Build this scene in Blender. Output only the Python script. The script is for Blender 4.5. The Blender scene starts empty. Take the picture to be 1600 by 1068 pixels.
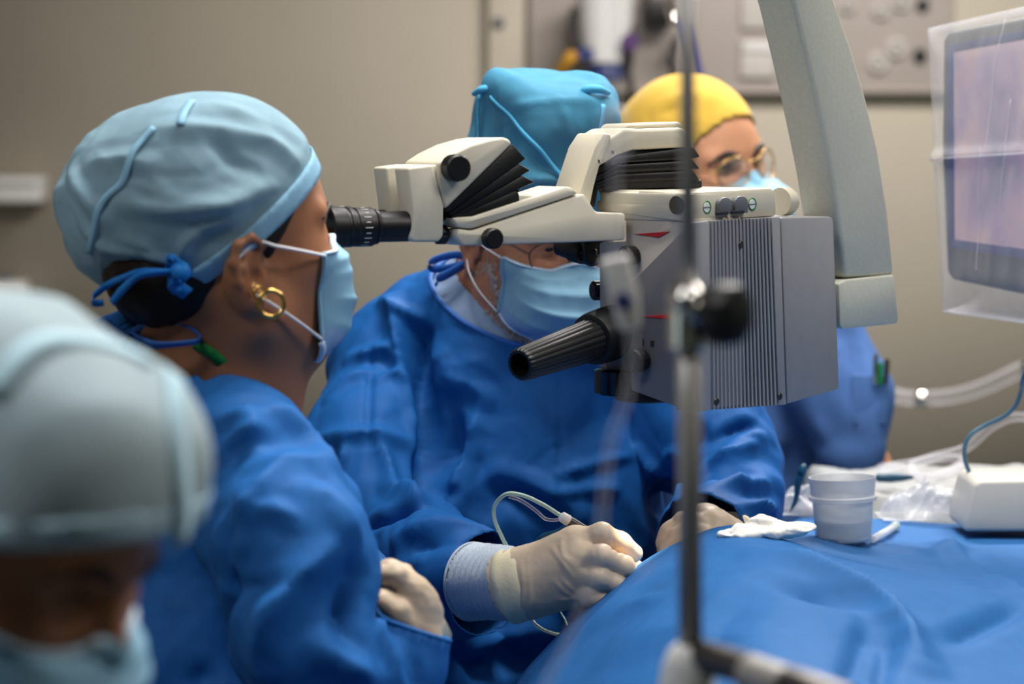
import bpy, bmesh, math, random
import numpy as np
from mathutils import Vector, Matrix
random.seed(4)
RNG = np.random.default_rng(7)
SC = bpy.context.scene
COL = SC.collection
A = lambda *v: np.array(v, float)
R = math.radians

# ------------------------------------------------------------------ camera, light, exposure
PITCH = R(4.75)
CAMZ = 1.30
FPX = 1600 * 85 / 36.0
cam_d = bpy.data.cameras.new('camera')
cam_d.lens, cam_d.sensor_width = 85, 36
cam_d.clip_start, cam_d.clip_end = 0.05, 50
cam_d.dof.use_dof = True
cam_d.dof.focus_distance = 2.54
cam_d.dof.aperture_fstop = 3.7
cam = bpy.data.objects.new('camera', cam_d)
COL.objects.link(cam)
cam.location = (0, 0, CAMZ)
cam.rotation_euler = (R(90) - PITCH, 0, 0)
SC.camera = cam
SC.view_settings.view_transform = 'Standard'
SC.view_settings.look = 'None'
SC.view_settings.gamma = 1
SC.view_settings.use_curve_mapping = False
SC.view_settings.exposure = 0.0

world = bpy.data.worlds.new('world')
SC.world = world
world.use_nodes = True
world.node_tree.nodes['Background'].inputs[0].default_value = (0.9, 0.86, 0.8, 1)
world.node_tree.nodes['Background'].inputs[1].default_value = 0.16

def area(name, loc, size, power, color, target=None):
    l = bpy.data.lights.new(name, 'AREA')
    l.shape = 'RECTANGLE'
    l.size, l.size_y = size
    l.energy = power
    l.color = color
    o = bpy.data.objects.new(name, l)
    COL.objects.link(o)
    o.location = loc
    if target is not None:
        o.rotation_euler = (Vector(target) - Vector(loc)).to_track_quat('-Z', 'Y').to_euler()
    return o
# ceiling panels of the operating room
area('ceiling_panel_light', (0.15, 2.55, 2.82), (0.9, 0.5), 56, (1.0, 0.96, 0.91))
area('ceiling_panel_light', (1.7, 1.6, 2.82), (1.2, 0.6), 36, (1.0, 0.96, 0.91))
area('ceiling_panel_light', (-1.1, 0.9, 2.82), (1.2, 0.6), 22, (0.96, 0.98, 1.0))
area('ceiling_panel_light', (1.0, 4.4, 2.82), (1.4, 0.6), 112, (1.0, 0.96, 0.92))

# ------------------------------------------------------------------ pixel <-> world
cp, sp_ = math.cos(PITCH), math.sin(PITCH)
CAM = A(0, 0, CAMZ)
def ray(px, py):
    u, v = (px - 800) / FPX, (534 - py) / FPX
    return A(u, cp + v * sp_, -sp_ + v * cp)
def W(px, py, Y):
    """the world point that stands at depth Y behind pixel (px, py) of the photograph"""
    d = ray(px, py)
    return CAM + d * (Y / d[1])
def onplane(px, py, p0, n):
    d = ray(px, py)
    return CAM + d * (np.dot(p0 - CAM, n) / np.dot(d, n))
def hit(px, py, f, t0=0.6, t1=4.6):
    d = ray(px, py); d = d / np.linalg.norm(d)
    t = t0
    for _ in range(160):
        s = float(f((CAM + d * t)[None])[0])
        if s < 0.0004: return CAM + d * t
        t += max(s * 0.7, 0.0006)
        if t > t1: break
    return None
def nrm(v):
    v = np.asarray(v, float); return v / np.linalg.norm(v)

# ------------------------------------------------------------------ materials
def s2l(c):
    return tuple((x / 12.92 if x <= 0.04045 else ((x + 0.055) / 1.055) ** 2.4) for x in c)
def rgb(r, g, b): return s2l((r / 255, g / 255, b / 255)) + (1,)
def mat(name, col, rough=0.5, metal=0.0, spec=0.5, var=0.06, vscale=40, bump=0.0, bscale=300, alpha=1.0, trans=0.0, ior=1.45,
        emit=None, estr=0.0, sss=0.0, sheen=0.0, transl=0.0, stretch=None, coat=0.0):
    m = bpy.data.materials.new(name); m.use_nodes = True
    nt = m.node_tree; N = nt.nodes; L = nt.links
    b = N['Principled BSDF']; out = N['Material Output']
    tc = N.new('ShaderNodeTexCoord')
    src = tc.outputs['Object']
    if stretch:
        mp = N.new('ShaderNodeMapping'); mp.inputs['Scale'].default_value = stretch
        L.new(src, mp.inputs[0]); src = mp.outputs[0]
    nz = N.new('ShaderNodeTexNoise'); nz.inputs['Scale'].default_value = vscale; nz.inputs['Detail'].default_value = 4
    L.new(src, nz.inputs['Vector'])
    ramp = N.new('ShaderNodeValToRGB')
    ramp.color_ramp.elements[0].position = 0.3; ramp.color_ramp.elements[1].position = 0.7
    ramp.color_ramp.elements[0].color = tuple(max(0, c * (1 - var)) for c in col[:3]) + (1,)
    ramp.color_ramp.elements[1].color = tuple(min(1, c * (1 + var)) for c in col[:3]) + (1,)
    L.new(nz.outputs['Fac'], ramp.inputs[0]); L.new(ramp.outputs[0], b.inputs['Base Color'])
    b.inputs['Roughness'].default_value = rough; b.inputs['Metallic'].default_value = metal
    b.inputs['Specular IOR Level'].default_value = spec
    b.inputs['Alpha'].default_value = alpha
    b.inputs['Transmission Weight'].default_value = trans; b.inputs['IOR'].default_value = ior
    b.inputs['Coat Weight'].default_value = coat
    if sss:
        b.inputs['Subsurface Weight'].default_value = sss; b.inputs['Subsurface Radius'].default_value = (1, 0.35, 0.2)
        b.inputs['Subsurface Scale'].default_value = 0.006
    if sheen:
        b.inputs['Sheen Weight'].default_value = sheen; b.inputs['Sheen Roughness'].default_value = 0.4
    if emit:
        b.inputs['Emission Color'].default_value = emit; b.inputs['Emission Strength'].default_value = estr
    if bump:
        n2 = N.new('ShaderNodeTexNoise'); n2.inputs['Scale'].default_value = bscale; n2.inputs['Detail'].default_value = 6
        L.new(src, n2.inputs['Vector'])
        bp = N.new('ShaderNodeBump'); bp.inputs['Strength'].default_value = bump; bp.inputs['Distance'].default_value = 0.002
        L.new(n2.outputs['Fac'], bp.inputs['Height']); L.new(bp.outputs[0], b.inputs['Normal'])
    if transl:
        tr = N.new('ShaderNodeBsdfTranslucent'); L.new(ramp.outputs[0], tr.inputs[0])
        mx = N.new('ShaderNodeMixShader'); mx.inputs[0].default_value = transl
        L.new(b.outputs[0], mx.inputs[1]); L.new(tr.outputs[0], mx.inputs[2]); L.new(mx.outputs[0], out.inputs[0])
    return m
def film(name, col, haze=0.25, rough=0.15):
    """thin clear plastic film: mostly see-through, a little milky, glossy"""
    m = bpy.data.materials.new(name); m.use_nodes = True
    nt = m.node_tree; N = nt.nodes; L = nt.links
    b = N['Principled BSDF']; out = N['Material Output']
    b.inputs['Base Color'].default_value = col; b.inputs['Roughness'].default_value = rough
    tc = N.new('ShaderNodeTexCoord'); nz = N.new('ShaderNodeTexNoise'); nz.inputs['Scale'].default_value = 25
    L.new(tc.outputs['Object'], nz.inputs['Vector'])
    mr = N.new('ShaderNodeMapRange'); mr.inputs['To Min'].default_value = haze * 0.7; mr.inputs['To Max'].default_value = haze * 1.3
    L.new(nz.outputs['Fac'], mr.inputs['Value'])
    lw = N.new('ShaderNodeLayerWeight'); lw.inputs['Blend'].default_value = 0.25
    ad = N.new('ShaderNodeMath'); ad.operation = 'MULTIPLY_ADD'; ad.inputs[1].default_value = 0.5; ad.use_clamp = True
    L.new(lw.outputs['Facing'], ad.inputs[0]); L.new(mr.outputs[0], ad.inputs[2])
    tr = N.new('ShaderNodeBsdfTransparent')
    mx = N.new('ShaderNodeMixShader')
    L.new(ad.outputs[0], mx.inputs[0]); L.new(tr.outputs[0], mx.inputs[1]); L.new(b.outputs[0], mx.inputs[2]); L.new(mx.outputs[0], out.inputs[0])
    return m

M = dict(
    wall=mat('wall_paint', rgb(204, 194, 176), 0.7, var=0.03, vscale=3, bump=0.05),
    wall_side=mat('wall_paint_side', rgb(186, 176, 160), 0.7, var=0.03, vscale=3, bump=0.05),
    wall_dim=mat('wall_paint_green', rgb(112, 124, 116), 0.7, var=0.03, vscale=3, bump=0.05),
    floor=mat('vinyl_floor', rgb(96, 102, 104), 0.4, var=0.08, vscale=6),
    ceiling=mat('ceiling_paint', rgb(176, 174, 170), 0.8, var=0.02, vscale=4),
    panel=mat('rail_panel', rgb(176, 165, 157), 0.45, var=0.02, vscale=5),
    column=mat('column_paint', rgb(200, 190, 172), 0.6, var=0.03, vscale=5),
    gown=mat('gown_nonwoven', rgb(25, 88, 156), 0.62, spec=0.16, var=0.06, vscale=60, bump=0.10, bscale=700),
    gown2=mat('gown_nonwoven_light', rgb(38, 102, 172), 0.62, spec=0.16, var=0.06, vscale=60, bump=0.10, bscale=700),
    drape=mat('drape_nonwoven', rgb(40, 97, 156), 0.64, spec=0.18, var=0.05, vscale=50, bump=0.10, bscale=600),
    scrub=mat('scrub_cotton', rgb(70, 104, 160), 0.8, spec=0.2, var=0.06, vscale=50, bump=0.1),
    undershirt=mat('undershirt_cotton', rgb(138, 160, 190), 0.85, spec=0.2, var=0.05, vscale=60, bump=0.15, bscale=400),
    cap=mat('cap_nonwoven', rgb(164, 198, 214), 0.75, spec=0.2, var=0.07, vscale=35, bump=0.12, bscale=500, alpha=0.58, transl=0.15),
    cap_band=mat('cap_band_nonwoven', rgb(140, 186, 212), 0.75, spec=0.2, var=0.05, vscale=50, bump=0.12, bscale=500, alpha=0.97),
    cap_blue=mat('cap_nonwoven_blue', rgb(92, 168, 202), 0.7, spec=0.2, var=0.07, vscale=35, bump=0.12, bscale=500, alpha=0.62, transl=0.15),
    cap_edge=mat('cap_edge_binding', rgb(90, 184, 228), 0.65, spec=0.2, var=0.05, vscale=50, alpha=0.9),
    cap_yellow=mat('cap_cotton_yellow', rgb(212, 174, 74), 0.85, spec=0.15, var=0.05, vscale=40, bump=0.1, sheen=0.2),
    cap_pale=mat('cap_nonwoven_pale', rgb(206, 224, 230), 0.75, spec=0.2, var=0.08, vscale=20, bump=0.1, alpha=0.68, transl=0.2),
    cap_pale_band=mat('cap_seam_pale', rgb(190, 222, 234), 0.75, spec=0.2, var=0.05, vscale=20, alpha=0.95),
    tie=mat('tie_ribbon_bright', rgb(26, 128, 214), 0.55, var=0.05, vscale=60, bump=0.1),
    gown_tie=mat('tie_ribbon_gown', rgb(44, 104, 184), 0.6, var=0.05, vscale=60, bump=0.1),
    mask=mat('mask_nonwoven', rgb(146, 194, 220), 0.7, spec=0.25, var=0.05, vscale=50, bump=0.12, bscale=600, transl=0.12),
    mask_b=mat('mask_nonwoven_lavender', rgb(150, 186, 226), 0.7, spec=0.25, var=0.05, vscale=50, bump=0.12, bscale=600, transl=0.12),
    mask_white=mat('mask_binding', rgb(196, 218, 236), 0.7, var=0.03, vscale=60, bump=0.1),
    elastic=mat('elastic_white', rgb(228, 228, 232), 0.7, var=0.03, vscale=80),
    skin_w=mat('skin_tan', rgb(162, 108, 76), 0.48, var=0.07, vscale=45, bump=0.1, bscale=600, sss=0.12),
    skin_s=mat('skin_ruddy', rgb(190, 128, 98), 0.5, var=0.09, vscale=50, bump=0.15, bscale=500, sss=0.12),
    skin_y=mat('skin_light_brown', rgb(196, 140, 106), 0.5, var=0.06, vscale=40, bump=0.1, sss=0.12),
    skin_f=mat('skin_deep_brown', rgb(176, 118, 84), 0.5, var=0.08, vscale=20, bump=0.1, sss=0.1),
    hair=mat('hair_dark', rgb(30, 21, 16), 0.42, spec=0.3, var=0.4, vscale=60, bump=0.6, bscale=120, stretch=(1, 1, 6)),
    hair_grey=mat('hair_grey', rgb(70, 66, 66), 0.5, var=0.3, vscale=80, bump=0.5, bscale=200),
    beard=mat('beard_white', rgb(205, 198, 192), 0.6, var=0.1, vscale=80),
    brow=mat('brow_hair', rgb(38, 24, 18), 0.6, var=0.3, vscale=90),
    eye=mat('eye_white', rgb(226, 218, 212), 0.2, var=0.02, vscale=40),
    iris=mat('iris_brown', rgb(34, 20, 12), 0.15, var=0.2, vscale=400),
    lens=film('spectacle_lens', (0.5, 0.45, 0.4, 1), 0.0, 0.03),
    frame_gold=mat('frame_gold', rgb(190, 150, 96), 0.3, 0.7, var=0.05),
    gold=mat('earring_gold', rgb(222, 180, 104), 0.22, 1.0, var=0.05, vscale=80),
    green=mat('lanyard_green', rgb(20, 128, 58), 0.6, var=0.25, vscale=180),
    glove=mat('glove_latex', rgb(212, 190, 164), 0.42, spec=0.4, var=0.05, vscale=60, bump=0.12, bscale=220, sss=0.1),
    glove_roll=mat('glove_cuff_latex', rgb(234, 222, 186), 0.45, var=0.05, vscale=60, bump=0.2, bscale=200),
    knit=mat('cuff_knit', rgb(182, 194, 208), 0.85, var=0.06, vscale=120, bump=0.5, bscale=240, stretch=(6, 1, 1)),
    cream=mat('microscope_cream', rgb(214, 206, 186), 0.42, spec=0.45, var=0.02, vscale=30, bump=0.03, bscale=900),
    cream_d=mat('microscope_warm_grey', rgb(196, 186, 176), 0.45, spec=0.4, var=0.02, vscale=30, bump=0.03, bscale=900),
    grey=mat('microscope_grey', rgb(150, 149, 151), 0.42, spec=0.5, var=0.03, vscale=60, bump=0.05, bscale=1200),
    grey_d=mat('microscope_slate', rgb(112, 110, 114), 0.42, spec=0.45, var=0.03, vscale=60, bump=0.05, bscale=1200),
    arm_grey=mat('arm_painted_grey', rgb(200, 200, 186), 0.42, spec=0.5, var=0.05, vscale=260, bump=0.12, bscale=900),
    dark_gap=mat('recess_dark', rgb(40, 40, 44), 0.6, var=0.05),
    rubber=mat('bellows_rubber', rgb(20, 20, 21), 0.42, spec=0.4, var=0.1, vscale=40, bump=0.1),
    black=mat('black_plastic', rgb(22, 22, 23), 0.42, spec=0.42, var=0.08, vscale=60, bump=0.06, bscale=600),
    black_gloss=mat('black_glossy', rgb(14, 14, 16), 0.15, var=0.05),
    red=mat('red_mark', rgb(188, 30, 40), 0.4, var=0.03),
    label_white=mat('label_white', rgb(238, 238, 232), 0.5, var=0.02),
    label_green=mat('label_green', rgb(40, 132, 72), 0.45, var=0.03),
    grey_btn=mat('button_grey', rgb(110, 112, 116), 0.45, var=0.04),
    steel=mat('steel_brushed', rgb(168, 164, 160), 0.35, 0.35, var=0.05, vscale=60),
    chrome=mat('chrome', rgb(225, 222, 216), 0.12, 1.0, var=0.03, vscale=40),
    steel_dark=mat('steel_dark', rgb(92, 88, 86), 0.35, 0.9, var=0.08, vscale=40),
    white=mat('white_plastic', rgb(228, 226, 222), 0.4, var=0.02, vscale=30),
    offwhite=mat('device_offwhite', rgb(196, 192, 182), 0.4, var=0.02, vscale=30),
    gauze=mat('gauze_cotton', rgb(236, 234, 226), 0.95, spec=0.1, var=0.04, vscale=120, bump=0.5, bscale=260),
    sheet=mat('cover_white_plastic', rgb(160, 162, 162), 0.35, var=0.04, vscale=20, bump=0.1, bscale=40),
    film=film('clear_film', (0.9, 0.9, 0.92, 1), 0.16, 0.12),
    film_thin=film('monitor_cover_film', (0.9, 0.9, 0.94, 1), 0.13, 0.2),
    cup=film('cup_polypropylene', (0.80, 0.82, 0.84, 1), 0.46, 0.3),
    saline=mat('saline', rgb(222, 226, 224), 0.08, var=0.01, alpha=0.45),
    tube=film('clear_tube', (0.86, 0.84, 0.92, 1), 0.06, 0.12),
    tube_green=film('green_tint_tube', (0.55, 0.72, 0.58, 1), 0.55, 0.12),
    teal=mat('cable_teal', rgb(72, 112, 134), 0.45, var=0.05),
    teal_dark=mat('instrument_teal', rgb(14, 70, 96), 0.4, var=0.1),
    yellow=mat('hose_yellow', rgb(206, 150, 44), 0.55, var=0.08),
    navy=mat('hose_blue', rgb(58, 62, 140), 0.5, var=0.08),
    purple=mat('knob_purple', rgb(74, 40, 96), 0.5, var=0.05),
    bluecap=mat('canister_blue', rgb(44, 56, 110), 0.45, var=0.05),
    socket=mat('socket_black', rgb(34, 34, 36), 0.5, var=0.05),
    plate=mat('outlet_plate', rgb(205, 198, 190), 0.45, var=0.02),
    bezel=mat('monitor_bezel', rgb(62, 66, 68), 0.45, var=0.04),
    pen_green=mat('pen_green', rgb(20, 110, 50), 0.35, var=0.04),
)

# ------------------------------------------------------------------ objects
ORG = {}
def thing(name, label, cat, loc=(0, 0, 0), group=None):
    o = bpy.data.objects.new(name, None); COL.objects.link(o)
    o.empty_display_size = 0.05
    o.location = loc; o['label'] = label; o['category'] = cat
    if group: o['group'] = group
    ORG[o.name] = A(*loc)
    return o
def tag(o, label, cat, group=None):
    o['label'] = label; o['category'] = cat
    if group: o['group'] = group
    return o
def link(name, me, m, parent=None):
    o = bpy.data.objects.new(name, me); COL.objects.link(o)
    if m is not None:
        for mm in (m if isinstance(m, (list, tuple)) else [m]): me.materials.append(mm)
    if parent is not None: o.parent = parent
    return o
def mk(name, V, F, m, parent=None, smooth=True, angle=None, base=None):
    """one mesh object from world-space vertices; a child keeps its thing's base as origin, a lone mesh gets its own base"""
    V = np.asarray(V, float)
    if parent is not None: org = ORG[parent.name]
    else:
        org = A(*base) if base is not None else A((V[:, 0].min() + V[:, 0].max()) / 2, (V[:, 1].min() + V[:, 1].max()) / 2, V[:, 2].min())
    me = bpy.data.meshes.new(name)
    me.from_pydata((V - org).tolist(), [], [list(map(int, f)) for f in F])
    me.update()
    if smooth:
        me.polygons.foreach_set('use_smooth', [True] * len(me.polygons))
        if angle: me.set_sharp_from_angle(angle=R(angle))
    o = link(name, me, m, parent)
    if parent is None: o.location = org
    ORG[o.name] = org
    return o
def structure(o): o['kind'] = 'structure'; return o

def bm_out(bm):
    bm.verts.ensure_lookup_table(); bm.faces.ensure_lookup_table()
    V = [tuple(v.co) for v in bm.verts]; F = [[v.index for v in f.verts] for f in bm.faces]
    bm.verts.index_update(); F = [[v.index for v in f.verts] for f in bm.faces]
    bm.free(); return np.array(V), F
def box(lo, hi, bev=0.0, seg=2, rot=None):
    bm = bmesh.new(); bmesh.ops.create_cube(bm, size=1)
    lo, hi = A(*lo), A(*hi)
    for v in bm.verts: v.co = Vector((lo + hi) / 2 + np.array(v.co) * (hi - lo))
    if bev: bmesh.ops.bevel(bm, geom=bm.edges[:], offset=bev, segments=seg, profile=0.5, affect='EDGES')
    V, F = bm_out(bm)
    if rot is not None:
        c = (lo + hi) / 2; V = (V - c) @ rot.T + c
    return V, F
def prism(pts, vec, bev=0.0, seg=2):
    """polygon (3-D points) extruded along vec, edges rounded"""
    bm = bmesh.new()
    a = [bm.verts.new(Vector(p)) for p in pts]; b = [bm.verts.new(Vector(np.asarray(p) + vec)) for p in pts]
    n = len(a)
    bm.faces.new(a); bm.faces.new(b[::-1])
    for i in range(n): bm.faces.new((a[i], b[i], b[(i + 1) % n], a[(i + 1) % n])[::-1])
    bmesh.ops.recalc_face_normals(bm, faces=bm.faces[:])
    if bev:
        ed = [e for e in bm.edges if e.calc_face_angle(0) > R(20)]
        bmesh.ops.bevel(bm, geom=ed, offset=bev, segments=seg, profile=0.5, affect='EDGES', clamp_overlap=True)
        bmesh.ops.recalc_face_normals(bm, faces=bm.faces[:])
    return bm_out(bm)
def frame_of(ax):
    ax = nrm(ax); u = A(0, 0, 1) if abs(ax[2]) < 0.9 else A(1, 0, 0)
    s = nrm(np.cross(u, ax)); return ax, s, np.cross(ax, s)
def lathe(prof, c, ax, n=32, flutes=0, fdepth=0.0, cap=True):
    """profile [(t, r)...] turned about the axis through c"""
    ax, s, t_ = frame_of(ax); c = A(*c)
    th = np.arange(n) * 2 * math.pi / n
    V = []; F = []
    for (t, r) in prof:
        rr = np.full(n, r)
        if flutes and r > 0: rr = r - fdepth * (0.5 + 0.5 * np.cos(th * flutes)) ** 2
        V.append(c + ax * t + np.outer(rr * np.cos(th), s) + np.outer(rr * np.sin(th), t_))
    m = len(prof)
    for j in range(m - 1):
        for i in range(n):
            F.append((j * n + i, j * n + (i + 1) % n, (j + 1) * n + (i + 1) % n, (j + 1) * n + i))
    if cap: F.append(list(range(n))[::-1]); F.append([(m - 1) * n + i for i in range(n)])
    return np.concatenate(V), F
def disc(c, ax, r, h, bev=0.001, n=28, flutes=0, fd=0.0):
    return lathe([(0, r - bev), (bev, r), (h - bev, r), (h, r - bev)], c, ax, n, flutes, fd)
def smooth_path(P, k=8, closed=False):
    P = [A(*p) for p in P]
    if closed: Q = [P[-1]] + P + P[:2]
    else: Q = [2 * P[0] - P[1]] + P + [2 * P[-1] - P[-2]]
    out = []
    for i in range(1, len(Q) - 2):
        for j in range(k):
            t = j / k
            out.append(0.5 * (2 * Q[i] + (Q[i + 1] - Q[i - 1]) * t + (2 * Q[i - 1] - 5 * Q[i] + 4 * Q[i + 1] - Q[i + 2]) * t * t
                              + (3 * Q[i] - Q[i - 1] - 3 * Q[i + 1] + Q[i + 2]) * t ** 3))
    if not closed: out.append(P[-1])
    return np.array(out)
def tube(P, r, n=12, k=8, closed=False, raw=False):
    C = np.array(P) if raw else smooth_path(P, k, closed)
    m = len(C); rr = np.full(m, r) if np.isscalar(r) else np.interp(np.linspace(0, 1, m), np.linspace(0, 1, len(r)), r)
    T = np.gradient(C, axis=0) if not closed else np.roll(C, -1, 0) - np.roll(C, 1, 0)
    T /= np.linalg.norm(T, axis=1)[:, None] + 1e-12
    V = []; s = frame_of(T[0])[1]
    th = np.arange(n) * 2 * math.pi / n
    for i in range(m):
        s = nrm(s - np.dot(s, T[i]) * T[i]); t = np.cross(T[i], s)
        V.append(C[i] + rr[i] * (np.outer(np.cos(th), s) + np.outer(np.sin(th), t)))
    F = []
    for j in range(m if closed else m - 1):
        jj = (j + 1) % m
        for i in range(n): F.append((j * n + i, j * n + (i + 1) % n, jj * n + (i + 1) % n, jj * n + i))
    if not closed: F.append(list(range(n))[::-1]); F.append([(m - 1) * n + i for i in range(n)])
    return np.concatenate(V), F
def ribbon(P, wdir, w, th=0.0012, k=8):
    """a flat strip of cloth along a path, with real thickness; wdir may change along it"""
    C = smooth_path(P, k); m = len(C)
    D = np.array([A(*d) for d in (wdir if np.ndim(wdir) == 2 else [wdir, wdir])])
    D = np.stack([np.interp(np.linspace(0, 1, m), np.linspace(0, 1, len(D)), D[:, i]) for i in range(3)], 1)
    ww = np.full(m, w) if np.isscalar(w) else np.interp(np.linspace(0, 1, m), np.linspace(0, 1, len(w)), w)
    T = np.gradient(C, axis=0)
    V = []
    for i in range(m):
        t = nrm(T[i]); d = nrm(D[i] - np.dot(D[i], t) * t); nn = np.cross(t, d)
        a, b = d * ww[i] / 2, nn * th / 2
        V += [C[i] - a - b, C[i] + a - b, C[i] + a + b, C[i] - a + b]
    F = []
    for j in range(m - 1):
        for i in range(4): F.append((j * 4 + i, j * 4 + (i + 1) % 4, (j + 1) * 4 + (i + 1) % 4, (j + 1) * 4 + i))
    F.append([3, 2, 1, 0]); F.append([(m - 1) * 4 + i for i in range(4)])
    return np.array(V), F
def join(*VF):
    V = []; F = []; o = 0
    for v, f in VF:
        V.append(np.asarray(v)); F += [[i + o for i in q] for q in f]; o += len(v)
    return np.concatenate(V), F
def grid_faces(nu, nv, closed_u=False):
    F = []
    for i in range(nu if closed_u else nu - 1):
        for j in range(nv - 1):
            a, b = i, (i + 1) % nu
            F.append((a * nv + j, b * nv + j, b * nv + j + 1, a * nv + j + 1))
    return F
def solid(o, t, off=-1):
    md = o.modifiers.new('solidify', 'SOLIDIFY'); md.thickness = t; md.offset = off
    return o

# ------------------------------------------------------------------ noise
def _hash(ix, iy, iz, s):
    h = (ix.astype(np.uint32) * np.uint32(374761393) + iy.astype(np.uint32) * np.uint32(668265263) + iz.astype(np.uint32) * np.uint32(2147483647) + np.uint32(s * 974711))
    h = (h ^ (h >> np.uint32(13))) * np.uint32(1274126177)
    h = h ^ (h >> np.uint32(16)); h = h * np.uint32(2246822519); h = h ^ (h >> np.uint32(15))
    return h
def gnoise(P, s=0):
    """gradient noise, about -1..1"""
    P = np.asarray(P, float); i = np.floor(P).astype(np.int64); f = P - i
    w = f * f * f * (f * (f * 6 - 15) + 10)
    out = np.zeros(len(P))
    for dx in (0, 1):
        for dy in (0, 1):
            for dz in (0, 1):
                h = _hash(i[:, 0] + dx, i[:, 1] + dy, i[:, 2] + dz, s)
                g = np.stack([(h & np.uint32(1023)) / 511.5 - 1, ((h >> np.uint32(10)) & np.uint32(1023)) / 511.5 - 1, ((h >> np.uint32(20)) & np.uint32(1023)) / 511.5 - 1], 1)
                d = f - A(dx, dy, dz)
                wt = (w[:, 0] if dx else 1 - w[:, 0]) * (w[:, 1] if dy else 1 - w[:, 1]) * (w[:, 2] if dz else 1 - w[:, 2])
                out += wt * (g * d).sum(1)
    return out * 1.2
_q = np.linalg.qr(np.random.default_rng(3).normal(size=(3, 3)))[0]
def facets(P, s=0):
    """flat facets that meet in straight creases (linear over a lattice of tetrahedra), -1..1"""
    P = np.asarray(P, float) @ _q
    i = np.floor(P).astype(np.int64); f = P - i
    od = np.argsort(-f, axis=1); fs = np.take_along_axis(f, od, 1)
    def val(c): return (_hash(c[:, 0], c[:, 1], c[:, 2], s) & np.uint32(65535)) / 32767.5 - 1
    c = i.copy(); rows = np.arange(len(P))
    out = val(c) * (1 - fs[:, 0])
    for k in range(3):
        c[rows, od[:, k]] += 1
        out += val(c) * (fs[:, k] - (fs[:, k + 1] if k < 2 else 0))
    return out
def ridged(P, s=0):
    return 1 - 2.2 * np.abs(gnoise(P, s))

# ------------------------------------------------------------------ distance shapes -> mesh
def ell(P, c, r, Rm=None):
    q = P - c
    if Rm is not None: q = q @ Rm
    r = A(*r) if not isinstance(r, np.ndarray) else r
    k0 = np.linalg.norm(q / r, axis=1); k1 = np.linalg.norm(q / (r * r), axis=1)
    return k0 * (k0 - 1) / np.maximum(k1, 1e-9)
def sell(P, c, r, Rm, p=3.2):
    q = P - c
    if Rm is not None: q = q @ Rm
    k = (np.abs(q / r) ** p).sum(1) ** (1 / p)
    return (k - 1) * min(r)
def cone(P, a, b, ra, rb, sc=None):
    if sc is not None: P, a, b = P / sc, a / sc, b / sc
    ba = b - a; t = np.clip(((P - a) @ ba) / max(ba @ ba, 1e-12), 0, 1)
    d = np.linalg.norm(P - a - t[:, None] * ba, axis=1) - (ra + (rb - ra) * t)
    return d if sc is None else d * float(np.min(sc))
def smin(a, b, k):
    h = np.maximum(k - np.abs(a - b), 0) / k
    return np.minimum(a, b) - h * h * k / 4
def smax(a, b, k): return -smin(-a, -b, k)
def chain(P, pts, rad, k=0.01, sc=None):
    d = None
    for i in range(len(pts) - 1):
        c = cone(P, pts[i], pts[i + 1], rad[i], rad[i + 1], sc)
        d = c if d is None else smin(d, c, k)
    return d

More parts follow.
